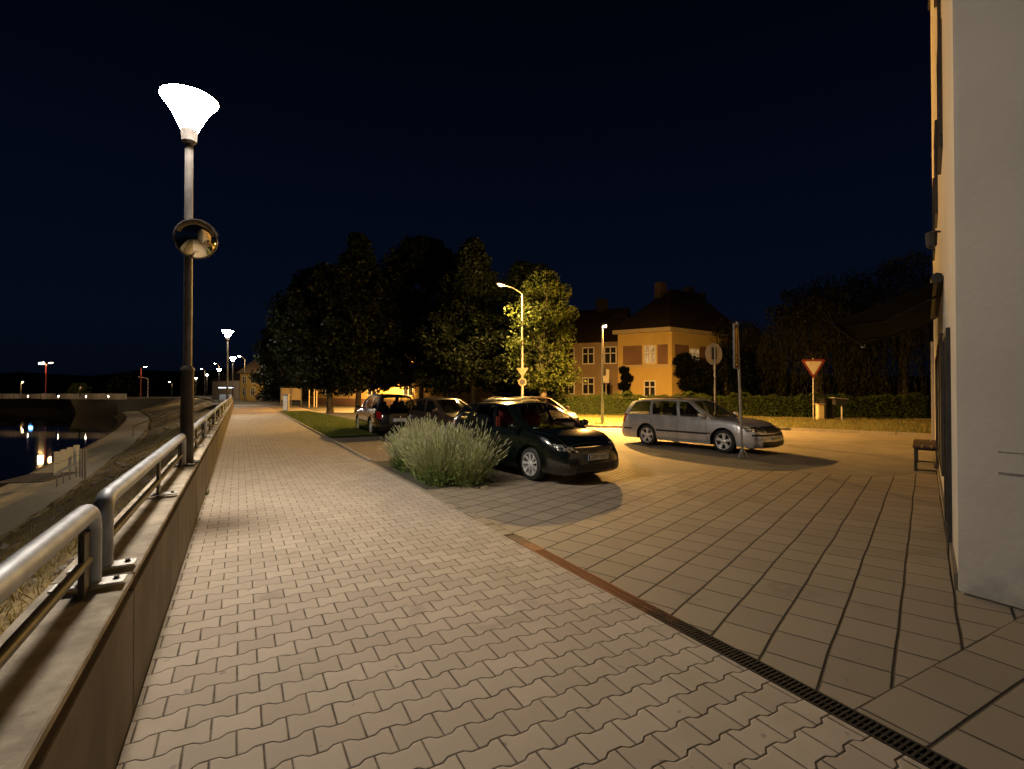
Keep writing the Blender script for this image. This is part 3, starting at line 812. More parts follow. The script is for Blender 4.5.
for i, (px, Z, H, rad, lab) in enumerate(((128, 165, 7, 6, 'dark far tree behind the rightmost red quay pole'), (182, 240, 9, 9, 'dark far tree behind the distant promenade lamps'), (213, 175, 7, 6, 'dark far tree behind the small white far lamps'))):
    tree('distant_tree', P(px, 396, Z=Z)*1.0 if False else Vector((*P(px, 396, Z=Z)[:2], 0)), H, rad, 'oval', 3000, .8, M['leafshade'], lab, 'far trees past the water', 40+i, .8, .3, 2)

def willow(base, H, rad, label, seed, n=520):
    rnd = random.Random(seed); o = empty('willow_tree', base); vs = []; fs = []
    for _ in range(n):
        a = rnd.uniform(0, 2*PI); q_ = rad*rnd.random()**.5; x, y = q_*math.cos(a), q_*math.sin(a)
        ztop = H*(1-.42*(q_/rad)**2)*rnd.uniform(.85, 1); zb = rnd.uniform(.6, H*.45) if q_ > rad*.4 else H*.45
        z = ztop; dx, dy = math.cos(a)*.03, math.sin(a)*.03; ph = rnd.uniform(0, 6)
        while z > zb:
            for _k in range(2):
                px_, py_ = x+rnd.gauss(0, .09), y+rnd.gauss(0, .09); b = rnd.uniform(0, 2*PI); L = rnd.uniform(.18, .34); ww = .022
                cx, cy = math.cos(b)*ww, math.sin(b)*ww; k = len(vs)
                vs += [(px_, py_, z), (px_+cx, py_+cy, z-L*.5), (px_+rnd.uniform(-.04, .04), py_, z-L), (px_-cx, py_-cy, z-L*.5)]; fs.append((k, k+1, k+2, k+3))
            z -= .17; x += dx+.012*math.sin(z+ph); y += dy
    cs = [((rad*.7*rnd.uniform(-1, 1), rad*.7*rnd.uniform(-1, 1), H*rnd.uniform(.6, .92)), rnd.uniform(.8, 1.5)) for _ in range(26)]
    v2, f2 = foliage(cs, 5000, .2, rnd, droop=1.5); k = len(vs); vs += v2; fs += [tuple(i+k for i in f) for f in f2]
    m = MB(); m.v = vs; m.f = fs; m.build('crown', M['willow'], o)
    m = MB(); m.tube([(0, 0, -.1), (.1, 0, 1), (.15, .1, H*.4), (.3, 0, H*.7)], [.55, .4, .3, .1], 10)
    for i in range(9):
        a = i*.7; m.tube([(.1, 0, H*.3), (math.cos(a)*rad*.4, math.sin(a)*rad*.4, H*.7), (math.cos(a)*rad*.8, math.sin(a)*rad*.8, H*.68)], [.2, .12, .04], 6)
    m.build('trunk', M['trunk'], o, smooth=50)
    tag(o, label, 'willow', 'weeping willows across the street'); return o
willow(W2(40, 24.5), 11.0, 4.2, 'weeping willow with pale hanging strands behind the give way sign', 51)
willow(W2(39, 30.5), 12.0, 4.6, 'weeping willow nearest the white building corner', 52)
willow(W2(47, 21.0), 8.2, 4.2, 'smaller weeping willow just right of the yellow house', 53, 380)
tree('garden_tree', W2(41, 17.6), 5.0, 2.4, 'oval', 9000, .2, M['leafshade'], 'dark bushy garden tree behind the round sign', None, 61, .5, .12)

# ================================================================== HEDGES
def hedge(name, a, b, h, th, n, label, seed, group=None):
    a = Vector(a); b = Vector(b); L = (b-a).length; d = (b-a)/L; nn = Vector((-d.y, d.x, 0)); ang = math.atan2(d.y, d.x)
    o = empty(name, ((a+b)/2)[:2]+(0,) if False else Vector(((a.x+b.x)/2, (a.y+b.y)/2, 0)), ang); rnd = random.Random(seed)
    core = MB(); core.box((0, 0, h/2-.08), (L-.2, th-.25, h-.2)); core.build('core', M['leafshade'], o)
    vs = []; fs = []
    for _ in range(n):
        f = rnd.random()
        x = rnd.uniform(-L/2, L/2); bumpy = .10*math.sin(x*1.3+seed)+.08*math.sin(x*3.1+1)+.07*math.sin(x*7.7)
        if f < .55: y = -th/2+rnd.gauss(0, .05)-bumpy*.5; z = rnd.uniform(0, h)
        elif f < .8: y = rnd.uniform(-th/2, th/2); z = h+rnd.gauss(0, .045)+bumpy
        else: y = th/2+rnd.gauss(0, .05); z = rnd.uniform(0, h)
        p = Vector((x, y, z)); dd = Vector((rnd.gauss(0, 1), rnd.gauss(0, 1), rnd.gauss(.3, 1))).normalized(); e_ = dd.orthogonal().normalized(); l = rnd.uniform(.05, .12); k = len(vs)
        vs += [p-dd*l*.5, p+e_*l*.3, p+dd*l*.5, p-e_*l*.3]; fs.append((k, k+1, k+2, k+3))
    m = MB(); m.v = vs; m.f = fs; m.build('foliage', M['leafhedge'], o)
    tag(o, label, 'hedge', group); return o
h1a = P(548, 413); h1b = P(690, 413.5)
hedge('hedge', W2(34, 2.0), W2(33.5, 13.2), 1.35, 1.0, 22000, 'clipped leafy hedge before the yellow house, behind the orange lamp', 71)
hedge('hedge', W2(33.2, 13.6), W2(30, 27.8), 1.3, 1.1, 24000, 'long dark hedge behind the give way sign and verge', 72)

# ================================================================== LAVENDER
def lavender():
    o = empty('lavender_bush', (3.6, 9.6, 0)); rnd = random.Random(77); vs = []; fs = []; hv = []; hf = []; lv = []; lf = []
    cen = []
    for i in range(38):
        t = i/37; cen.append((Vector((3.30+.10*math.sin(i*2.1)+rnd.uniform(-.14, .36+.3*t), 8.38+t*3.3+rnd.uniform(-.15, .15), 0)), rnd.choice((.68, .8, .9, .98, 1.05))*rnd.uniform(.93, 1.07)))
    for c, s in cen:
        for _ in range(210):
            a = rnd.uniform(0, 2*PI); sp = rnd.random()**.8; L = s*rnd.uniform(.55, 1.05)*(1-.25*sp*sp)
            tilt = sp*R(43)+rnd.gauss(0, .05); dx, dy = math.cos(a), math.sin(a); base = c+Vector((dx, dy, 0))*rnd.uniform(0, .2)
            base.x = max(base.x, 2.98)
            pts = []
            for k in range(4):
                t = k/3; tl = tilt*(.75+.35*t)
                pts.append(base+Vector((dx*math.sin(tl)*L*t, dy*math.sin(tl)*L*t, math.cos(tl)*L*t)))
            b = rnd.uniform(0, PI); w_ = .0042; cx, cy = math.cos(b)*w_, math.sin(b)*w_; k = len(vs)
            for p in pts: vs += [(p.x-cx, p.y-cy, p.z), (p.x+cx, p.y+cy, p.z)]
            fs += [(k+2*j, k+2*j+1, k+2*j+3, k+2*j+2) for j in range(3)]
            if rnd.random() < .8:
                d = (pts[3]-pts[2]).normalized(); p = pts[3]; l = rnd.uniform(.05, .10); e_ = d.orthogonal().normalized(); e2 = d.cross(e_); ww = .0085; k = len(hv)
                for tt, rr in ((-.02, .3), (l*.35, 1), (l*.75, .8), (l, .1)):
                    for g in range(4):
                        q_ = p+d*tt+(e_*math.cos(g*PI/2)+e2*math.sin(g*PI/2))*ww*rr; hv.append(q_)
                hf += [(k+r_*4+g, k+r_*4+(g+1) % 4, k+r_*4+4+(g+1) % 4, k+r_*4+4+g) for r_ in range(3) for g in range(4)]
    # low leafy skirt
    for _ in range(15000):
        c, s = cen[rnd.randrange(len(cen))]; a = rnd.uniform(0, 2*PI); rr = .50*rnd.random()**.5
        p = c+Vector((rr*math.cos(a), rr*math.sin(a), rnd.uniform(.0, .40+.22*math.sin(c.y*5)**2)*(1-.3*(rr/.5)))); p.x = max(p.x, 2.93+rnd.uniform(0, .1))
        d = Vector((rnd.gauss(0, 1), rnd.gauss(0, 1), rnd.gauss(.4, .8))).normalized(); e_ = d.orthogonal().normalized(); l = rnd.uniform(.03, .065); k = len(lv)
        lv += [p-d*l*.5, p+e_*l*.28, p+d*l*.5, p-e_*l*.28]; lf.append((k, k+1, k+2, k+3))
    inv_ = Vector((3.6, 9.6, 0))
    for nm, v, f, mt in (('stalks', vs, fs, 'lavstalk'), ('flower_heads', hv, hf, 'lavhead'), ('foliage', lv, lf, 'lavleaf')):
        m = MB(); m.v = [tuple(Vector(x)-inv_) for x in v]; m.f = f; m.build(nm, M[mt], o)
    tag(o, 'wide spiky lavender bush in the bed beside the dark green hatchback', 'bush')
lavender()
sheet('planting_bed', [(2.83, 8.25), (4.2, 8.35), (4.3, 11.9), (2.83, 12.1)], .004, M['earth'])
# weeds at the foot of the wall
def weed(base, n, h, label, seed):
    rnd = random.Random(seed); o = empty('weed', base); vs = []; fs = []
    for _ in range(n):
        a = rnd.uniform(-1.9, 1.9); L = h*rnd.uniform(.5, 1.2); dx, dy = math.cos(a), math.sin(a); k = len(vs); bx, by = rnd.uniform(0, .03), rnd.uniform(-.07, .07)
        for j in range(5):
            t = j/4; x = bx+dx*L*t*.8; y = by+dy*L*t*.8; z = L*math.sin(t*2.2)*.55; w_ = .0035*(1-t*.8)
            vs += [(x-dy*w_, y+dx*w_, z), (x+dy*w_, y-dx*w_, z)]
        fs += [(k+2*j, k+2*j+1, k+2*j+3, k+2*j+2) for j in range(4)]
    m = MB(); m.v = vs; m.f = fs; m.build('blades', M['grass'], o)
    tag(o, label, 'weed', 'weeds at the foot of the wall')
weed((-.47, 2.28, .002), 70, .15, 'tuft of long grass growing at the foot of the wall, nearest the camera', 1)
weed((-.47, 2.55, .002), 34, .09, 'small tuft of grass just beyond the nearest tuft at the wall', 2)
weed((-.47, 9.6, .002), 40, .09, 'small weed at the foot of the wall beyond the lamp post', 3)

# ================================================================== RIGHT BUILDING
bd_o = empty('corner_building', BC); tag(bd_o, 'tall plain grey white rendered building filling the right edge', 'building')
FL = 13.6; nrm = Vector((-math.cos(SD), math.sin(SD), 0))   # outward normal of the street face
HT = 13
E1 = D2*FL
poly = [(0, 0), (0, -14), (22, -14), (22, E1.y+2.0), (E1.x+.9, E1.y+.1-2), (E1.x, E1.y)]
poly = [(0, 0), (0, -14), (24, -14), (E1.x+3, E1.y-2.4), (E1.x, E1.y)]
m = MB(); m.prism(poly[::-1], 0, HT); m.build('wall', M['render'], bd_o, bevel=.02)
m = MB(); inset = [(-.03, .03), (-.03, -14.05), (24.05, -14.05), (E1.x+3.06, E1.y-2.38), (E1.x+.0, E1.y+.06)]
m.prism([(a, b) for a, b in inset][::-1], HT, HT+.25); m.build('roof_edge', M['rooftile'], bd_o)
def on_face(s, z, out=0): return D2*s+nrm*out+Vector((0, 0, z))
fa = math.atan2(D2.y, D2.x)
def opening(s0, s1, z0, z1, kind):
    c = on_face((s0+s1)/2, (z0+z1)/2, .012); L = s1-s0; H = z1-z0
    f = MB()
    for cc, dd in (((-L/2+.03, 0, 0), (.06, .05, H)), ((L/2-.03, 0, 0), (.06, .05, H)), ((0, 0, H/2-.03), (L-.12, .05, .06)), ((0, 0, -H/2+.03), (L-.12, .05, .06)), ((0, 0, 0), (.05, .045, H-.12))):
        v = Matrix.Rotation(fa, 3, 'Z') @ Vector(cc); f.box(c+v, dd, fa)
    fo = f.build(kind, M['darksteel'], bd_o)
    g = MB(); g.box(c, (L-.1, .02, H-.1), fa); g.build('pane', M['black'], fo)
opening(1.2, 2.4, .02, 2.35, 'door'); opening(3.6, 6.8, .5, 2.5, 'window'); opening(7.6, 8.7, .02, 2.4, 'door')
opening(3.0, 4.1, 4.9, 6.6, 'window'); opening(6.2, 7.3, 4.9, 6.6, 'window'); opening(9.4, 10.5, 4.9, 6.6, 'window'); opening(4.6, 5.6, 8.3, 9.9, 'window')
m = MB(); m.box(on_face(.8, .06, .02), (12, .05, .12), fa) if False else None
m = MB(); m.box(on_face(6.8, .07, .012), (13.4, .03, .14), fa); m.build('plinth', M['wallface'], bd_o)
# corner pilaster at the far end
m = MB(); m.box(on_face(13.3, 1.55, -.03), (.5, .2, 3.1), fa); m.build('pilaster', M['render'], bd_o, bevel=.01)
# small fittings
m = MB(); m.tube([on_face(2.8, 5.0, .03), on_face(2.8, 7.2, .03)], .02, 6); m.build('cable_pipe', M['darksteel'], bd_o)
# scratched patches on the white face
for (y0, y1, z0, h_) in ((-.62, -.30, 1.22, .035), (-.62, -.29, .98, .05)):
    pass
scr = concrete('scraped plaster', (.13, .115, .10), (.24, .22, .19), False, 14)
pA = None
for py in (453, 475):
    u = (998-512)/FPX; Zc = 5.3/(FW[0]+u*RT[0]); c = P(998, py, Z=Zc); u2 = (1050-512)/FPX; Z2 = 5.3/(FW[0]+u2*RT[0]); c2 = P(1050, py+2, Z=Z2)
    m = MB(); mid = (c+c2)/2-BC; m.box((-.0015, mid.y, mid.z), (.005, abs(c.y-c2.y), .022 if py > 460 else .012), 0, Matrix.Rotation(0, 3, 'X')); m.build('scrape', scr, bd_o, bevel=.001)
# awning
aw = empty('awning', BC+on_face(5.6, 2.7)); tag(aw, 'dark folding arm awning stretched out over the plaza from the corner building', 'awning')
o3 = -(on_face(5.6, 2.7))
def A_(s, z, out): return on_face(s, z, out)+o3
m = MB(); a_, b_, c_, d_ = A_(3.3, 3.2, .05), A_(7.9, 3.2, .05), A_(7.9, 2.72, 1.25), A_(3.3, 2.72, 1.25)
up = Vector((0, 0, .006)); m.add([a_, b_, c_, d_, a_+up, b_+up, c_+up, d_+up], [(0, 1, 2, 3), (7, 6, 5, 4), (0, 4, 5, 1), (1, 5, 6, 2), (2, 6, 7, 3), (3, 7, 4, 0)]); m.build('canopy', M['awning'], aw)
m = MB(); m.tube([A_(3.28, 2.7, 1.26), A_(7.92, 2.7, 1.26)], .03, 8); m.build('front_bar', M['awning'], aw, smooth=40)
m = MB(); m.tube([A_(3.25, 3.23, .07), A_(7.95, 3.23, .07)], .07, 8); m.build('cassette', M['darksteel'], aw, smooth=40)
for s in (4.1, 7.1):
    m = MB(); m.tube([A_(s, 3.1, .06), A_(s+.5, 2.85, .68), A_(s, 2.74, 1.22)], .02, 8); m.build('folding_arm', M['darksteel'], aw, smooth=40)
m = MB(); m.lathe([(.04, -.05), (.04, .05)], A_(7.9, 2.7, 1.26), 8); m.build('bar_cap', M['polelight'], aw)
# wall lantern / bracket near the corner
wl = empty('wall_lantern', BC+on_face(4.6, 4.05, .0)); tag(wl, 'small dark unlit bracket lantern on the corner building above the awning', 'lantern')
m = MB(); m.tube([(0, 0, .12), nrm*.1+Vector((0, 0, .16))], .015, 6); m.build('bracket', M['darksteel'], wl)
m = MB(); m.lathe([(.0001, .16), (.08, .12), (.07, -.08), (.03, -.12), (.0001, -.12)], nrm*.11, 8); m.build('lantern_body', M['darksteel'], wl)

# bench table beside the building
bp = P(914, 471); bt = empty('bench', bp, 0); tag(bt, 'low dark wooden bench with slatted top beside the corner building', 'bench')
bt.rotation_euler = (0, 0, fa)
m = MB()
for i in range(5): m.box((.85, -.05-i*.155, .52), (1.9, .14, .035))
m.build('seat', M['wood'], bt, bevel=.005)
for x in (.03, 1.67):
    for yy in (-.03, -.66):
        m = MB(); m.box((x, yy, .25), (.055, .055, .5)); m.build('leg', M['darksteel'], bt, bevel=.003)
m = MB(); m.box((.85, -.03, .47), (1.6, .03, .05)); m.box((.85, -.66, .47), (1.6, .03, .05)); m.box((.03, -.345, .47), (.03, .58, .05)); m.box((1.67, -.345, .47), (.03, .58, .05)); m.build('seat_frame', M['darksteel'], bt)
m = MB(); m.box((.03, -.345, .03), (.035, .58, .03)); m.box((1.67, -.345, .03), (.035, .58, .03)); m.box((.85, -.345, .1), (1.62, .03, .03)); m.build('stretcher', M['darksteel'], bt)

# ================================================================== YELLOW HOUSE
def house(loc, ang, spec, label):
    pass
hc = P(672, 400, Z=43); hc.z = 0                   # near corner
hl = P(618, 400, Z=45.5); hl.z = 0                    # left end of the lit front
hr = P(745, 400, Z=50); hr.z = 0
ho = empty('yellow_house', hc); tag(ho, 'ochre yellow two storey house with hipped roof and cross bar windows, behind the silver estate', 'house')
dl_ = (hl-hc); dr_ = (hr-hc)
zE = P(672, 331, Z=43).z; zM = P(672, 365.5, Z=43).z
def wallseg(mb, a, b, z0, z1, th=.3, out=0):
    d = (b-a); L = d.length; n_ = Vector((d.y, -d.x, 0)).normalized(); c = (a+b)/2
    mb.box(Vector((c.x, c.y, (z0+z1)/2))+n_*out, (L, th, z1-z0), math.atan2(d.y, d.x))
O = Vector((0, 0, 0)); back = dl_+dr_
foot = [O, dr_, back, dl_]
m = MB(); m.prism([(p.x, p.y) for p in foot], 0, zM); m.build('lower_wall', M['yellow'], ho)
m = MB(); m.prism([(p.x, p.y) for p in foot], zM+.001, zE); m.build('upper_wall', M['yellow'], ho)
m = MB(); cen = back/2
ov = [p+(p-cen).normalized()*.55 for p in foot]
m.prism([(p.x, p.y) for p in ov], zE-.02, zE+.32); m.build('cornice', M['creamtrim'], ho)
zr = P(650, 292, Z=48).z
r1 = cen+dr_*.18; r2 = cen-dr_*.18
ov = [p+(p-cen).normalized()*.75 for p in foot]
m = MB(); m.add([(p.x, p.y, zE+.325) for p in ov]+[(r2.x, r2.y, zr), (r1.x, r1.y, zr)], [(0, 1, 5, 4), (1, 2, 5), (2, 3, 4, 5), (3, 0, 4), (3, 2, 1, 0)]); rf = m.build('roof', M['rooftile'], ho)
for t, dz in ((-.32, .0), (.22, .3), (.45, -.6)):
    c = cen+dr_*t*.7+dl_*.12; m = MB(); m.box((c.x, c.y, zr-.4+dz*.4), (.9, .7, 1.9), math.atan2(dr_.y, dr_.x)); m.build('chimney', M['chimney'], rf, bevel=.02)
def glowmat():
    m = Mat('curtained lit window', (.3, .25, .2), .4)
    n = m.noise(3.0, 3, stretch=(4, 4, .4)); n2 = m.noise(1.6, 2)
    c = m.mix(n.ramp(.35, .65), (.10, .055, .02), (.42, .30, .14)); c = m.mix(n2.ramp(.45, .6)*.6, c, (.06, .03, .012))
    m.nt.links.new(c, m.b.inputs['Emission Color']); m.b.inputs['Emission Strength'].default_value = 1.0; return m.m
glow = glowmat()
def hwin(a, b, s0, s1, z0, z1, pane, bars=2, out=None):
    d = (b-a).normalized(); n_ = Vector((d.y, -d.x, 0)); 
    if out is not None and n_.dot(out) < 0: n_ = -n_
    ang_ = math.atan2(d.y, d.x); L = s1-s0; H = z1-z0; c = a+d*(s0+s1)/2+n_*.03; c = Vector((c.x, c.y, (z0+z1)/2))
    f = MB(); rot = Matrix.Rotation(ang_, 3, 'Z'); t = .10
    its = [((-L/2, 0, 0), (t, .09, H+t)), ((L/2, 0, 0), (t, .09, H+t)), ((0, 0, H/2), (L-t, .09, t)), ((0, 0, -H/2), (L-t, .09, t)), ((0, 0, H*.12), (L-t, .07, .09)), ((0, 0, -H*.24), (.1, .075, H*.6)), ((0, 0, H*.3), (.1, .075, H*.28))]
    for cc, dd in its: f.box(c+rot @ Vector(cc), dd, ang_)
    fo = f.build('window', M['white'], ho)
    g = MB(); g.box(c-n_*.0, (L-.04, .03, H-.04), ang_); g.build('pane', pane, fo)
tow = -Vector((hc.x, hc.y, 0)).normalized()
dark = simple('dark window pane', (.03, .028, .025), .12, 0, .3, 2)
warmp = glow
u_ = dl_.length
def spx(px):   # distance along the left front for a pixel column
    best = min(range(201), key=lambda i: abs(_px(hc+dl_*(i/200))-px)); return best/200*u_
def _px(p):
    Z = p.x*FW[0]+p.y*FW[1]; X = p.x*RT[0]+p.y*RT[1]; return 512+FPX*X/Z
z_ = lambda py, Z=44: P(650, py, Z=Z).z
hwin(O, dl_, spx(655.5), spx(644.5), z_(363), z_(346), glow, out=tow)
hwin(O, dl_, spx(655.5), spx(644.5), z_(396.5), z_(381), dark, out=tow)
hwin(O, dr_, 2.6, 3.9, z_(362), z_(348), glow, out=tow)
hwin(O, dr_, 6.2, 7.5, z_(362), z_(348), dark, out=tow)
hwin(O, dl_, spx(628), spx(622), z_(396.5), z_(381), dark, out=tow)
# brown panels between the upper windows
for s0, s1 in ((spx(668), spx(657.5)), (spx(642), spx(623))):
    m = MB(); d = dl_.normalized(); n_ = Vector((d.y, -d.x, 0)); n_ = n_ if n_.dot(tow) > 0 else -n_; c = d*(s0+s1)/2+n_*.012
    m.box((c.x, c.y, (z_(364.5)+z_(345))/2), (abs(s1-s0), .03, z_(345)-z_(364.5)), math.atan2(d.y, d.x)); m.build('brown_panel', M['brownwall'], ho)
m = MB(); d = dr_.normalized(); n_ = Vector((d.y, -d.x, 0)); n_ = n_ if n_.dot(tow) > 0 else -n_
for s0, s1 in ((.4, 2.4), (4.1, 6.0), (7.7, 9.5)):
    c = d*(s0+s1)/2+n_*.012; m = MB(); m.box((c.x, c.y, (z_(364.5)+z_(345))/2), (s1-s0, .03, z_(345)-z_(364.5)), math.atan2(d.y, d.x)); m.build('brown_panel', M['brownwall'], ho)
m = MB(); wallseg(m, dl_*.002, dl_*.998, zM-.08, zM+.1, .1, 0); 
d = dl_.normalized(); n_ = Vector((d.y, -d.x, 0)); n_ = n_ if n_.dot(tow) > 0 else -n_
m = MB(); c = dl_/2+n_*.05; m.box((c.x, c.y, zM), (dl_.length, .12, .16), math.atan2(d.y, d.x)); m.build('band', M['creamtrim'], ho)
# ivy
def ivy(base, pts, n, label, seed):
    rnd = random.Random(seed); o = empty('climbing_plant', base); cs = [((p-base), r) for p, r in pts]
    vs, fs = foliage([((c.x, c.y, c.z), r) for c, r in cs], n, .2, rnd); m = MB(); m.v = vs; m.f = fs; m.build('foliage', M['leafshade'], o)
    m = MB(); m.tube([(0, 0, 0), (.1, -.05, cs[0][0].z*.5), tuple(cs[0][0])], .04, 6); m.build('stem', M['trunk'], o); tag(o, label, 'climbing plant')
b0 = W2(43.5, 15.2)
ivy(b0, [(P(678+dx, y, Z=43.0), r) for dx, y, r in ((0, 362, .6), (6, 358, .7), (14, 362, .8), (2, 372, .7), (10, 372, 1.0), (20, 370, .9), (8, 384, .8), (18, 384, 1.0), (26, 376, .9), (14, 394, .9), (24, 392, 1.0))], 5200, 'dark ivy climbing the right corner of the yellow house', 81)
b1 = W2(44.8, 9.9)
ivy(b1, [(P(624+dx, y, Z=44.6), r) for dx, y, r in ((0, 370, .5), (3, 378, .6), (0, 386, .6), (3, 394, .5))], 1600, 'small dark climber at the left end of the yellow house', 82)
# dim wing of houses on the left
wc = P(556, 400, Z=50); wc.z = 0
wd = P(622, 400, Z=47.5); wd.z = 0
wo = empty('dim_house', wc); tag(wo, 'dim brown house with steep roof between the trees and the yellow house', 'house')
dd_ = wd-wc; nb = Vector((-dd_.y, dd_.x, 0)).normalized()*9
m = MB(); zw = P(590, 343, Z=49).z; m.prism([(0, 0), (dd_.x, dd_.y), (dd_.x+nb.x, dd_.y+nb.y), (nb.x, nb.y)], 0, zw); m.build('wall', M['dullwall'], wo)
ov = [O-dd_.normalized()*.4-nb.normalized()*.4, dd_+dd_.normalized()*.2-nb.normalized()*.4, dd_+nb+dd_.normalized()*.2+nb.normalized()*.4, nb-dd_.normalized()*.4+nb.normalized()*.4]
rA = nb/2+dd_*.12; rB = nb/2+dd_*1.0; zrr = P(590, 308, Z=52).z
m = MB(); m.add([(p.x, p.y, zw+.002) for p in ov]+[(rA.x, rA.y, zrr), (rB.x, rB.y, zrr)], [(0, 1, 5, 4), (1, 2, 5), (2, 3, 4, 5), (3, 0, 4), (3, 2, 1, 0)]); wr = m.build('roof', M['rooftile'], wo)
c = rA*.5+rB*.5; m = MB(); m.box((c.x, c.y, zrr+.2), (1, .8, 1.6)); m.build('chimney', M['chimney'], wr)
_ho = ho; ho = wo
for f0, zz in ((.12, 386), (.42, 386), (.12, 356), (.42, 356), (.75, 356)):
    s0 = dd_.length*f0; hwin(O, dd_, s0, s0+1.1, z_(zz+8, 49), z_(zz-8, 49), dark, out=tow)
ho = _ho
m = MB(); s0 = dd_.length*.78; c = dd_.normalized()*s0; c2 = tow*.04
m.box((c.x+c2.x, c.y+c2.y, 1.1), (1.1, .08, 2.2), math.atan2(dd_.y, dd_.x)); m.build('door', M['wood'], wo)

# orange lit building behind the first parked cars
ob = P(310, 400, Z=62); ob.z = 0; oc = P(434, 400, Z=46); oc.z = 0
o_ = empty('orange_house', ob); tag(o_, 'orange lit low house seen beneath the trees above the parked cars', 'house')
d = oc-ob; nb = Vector((-d.y, d.x, 0)).normalized()*8
m = MB(); zo = 4.6; m.prism([(0, 0), (d.x, d.y), (d.x+nb.x, d.y+nb.y), (nb.x, nb.y)], 0, zo); m.build('wall', M['yellow'], o_)
m = MB(); m.prism([(-.3, -.3), (d.x+.3, d.y-.3), (d.x+nb.x*.5, d.y+nb.y*.5), (nb.x*.5, nb.y*.5)], zo+.01, zo+.02) if False else None
m = MB(); e1 = d+d.normalized()*.4; q1 = -d.normalized()*.4; f_ = -nb.normalized()*.5
m.add([(q1+f_)[:2]+(zo+.003,) if False else (q1.x+f_.x, q1.y+f_.y, zo+.003), (e1.x+f_.x, e1.y+f_.y, zo+.003), (e1.x+nb.x, e1.y+nb.y, zo+.003), (q1.x+nb.x, q1.y+nb.y, zo+.003), (q1.x+nb.x/2, q1.y+nb.y/2, zo+3.4), (e1.x+nb.x/2, e1.y+nb.y/2, zo+3.4)], [(0, 1, 5, 4), (1, 2, 5), (2, 3, 4, 5), (3, 0, 4), (3, 2, 1, 0)]); m.build('roof', M['rooftile'], o_)
ho = o_
for px_ in (409, 372, 345, 326):
    s = min(range(201), key=lambda i: abs(_px(ob+d*(i/200))-px_))/200*d.length
    hwin(O, d, s-.75, s+.75, 1.2, 2.9, dark, out=tow)
ho = _ho
m = MB(); c = d/2+tow*.03; m.box((c.x, c.y, .4), (d.length, .06, .8), math.atan2(d.y, d.x)); m.build('plinth', M['brownwall'], o_)
# sodium lamp that lights this house (hidden by crowns)
# far pale house on the left
fh = P(240, 400, Z=86); fh.z = 0; fe = P(263, 400, Z=84); fe.z = 0
f_o = empty('pale_house', fh); tag(f_o, 'pale yellow house with large roof at the far end of the path', 'house'); d = fe-fh; nb = Vector((-d.y, d.x, 0)).normalized()*10
zf = P(250, 373, Z=85).z; zf2 = P(250, 348, Z=88).z
m = MB(); m.prism([(0, 0), (d.x, d.y), (d.x+nb.x, d.y+nb.y), (nb.x, nb.y)], 0, zf); m.build('wall', M['yellow'], f_o)
e1 = d+d.normalized()*.5; q1 = -d.normalized()*.5; f_ = -nb.normalized()*.5
m = MB(); m.add([(q1.x+f_.x, q1.y+f_.y, zf+.003), (e1.x+f_.x, e1.y+f_.y, zf+.003), (e1.x+nb.x, e1.y+nb.y, zf+.003), (q1.x+nb.x, q1.y+nb.y, zf+.003), (q1.x+nb.x/2+d.x*.3, q1.y+nb.y/2+d.y*.3, zf2), (e1.x+nb.x/2, e1.y+nb.y/2, zf2)], [(0, 1, 5, 4), (1, 2, 5), (2, 3, 4, 5), (3, 0, 4), (3, 2, 1, 0)]); m.build('roof', M['dullwall'], f_o)
ho = f_o
for s in (.6, 2.6):
    for z0 in (.9, 2.9): hwin(O, d, s, s+.9, z0, z0+1.2, dark, out=tow)
ho = _ho
fh = P(212, 400, Z=100); fh.z = 0; fe = P(238, 400, Z=96); fe.z = 0; d = fe-fh; nb = Vector((-d.y, d.x, 0)).normalized()*10
f_o2 = empty('grey_house', fh); tag(f_o2, 'dim low house left of the pale far house, behind the path lamps', 'house')
m = MB(); m.prism([(0, 0), (d.x, d.y), (d.x+nb.x, d.y+nb.y), (nb.x, nb.y)], 0, 3.6); m.build('wall', M['dullwall'], f_o2)
m = MB(); m.add([(-.4, -.4, 3.603), (d.x+.4, d.y-.4, 3.603), (d.x+nb.x+.4, d.y+nb.y, 3.603), (nb.x-.4, nb.y, 3.603), (nb.x/2, nb.y/2, 6.6), (d.x+nb.x/2, d.y+nb.y/2, 6.6)], [(0, 1, 5, 4), (1, 2, 5), (2, 3, 4, 5), (3, 0, 4), (3, 2, 1, 0)]); m.build('roof', M['rooftile'], f_o2)
# lit kiosk shelter
ks = P(226, 397.5, Z=74); ks.z = 0; ko = empty('lit_shelter', ks); tag(ko, 'small open shelter with a white light strip near the end of the railing', 'shelter')
m = MB()
for x in (-.9, .9): m.box((x, 0, 1.1), (.08, .08, 2.2))
m.build('frame', M['darksteel'], ko); m = MB(); m.box((0, 0, 2.25), (2.3, 1.4, .12)); m.build('roof', M['darksteel'], ko)
m = MB(); m.box((0, -.5, 2.12), (1.9, .2, .08)); m.build('light_strip', emit('white tube light', (.85, .92, 1), 6), ko)
m = MB(); m.box((0, .6, .7), (1.9, .04, .8)); m.build('rear_panel', M['white'], ko)

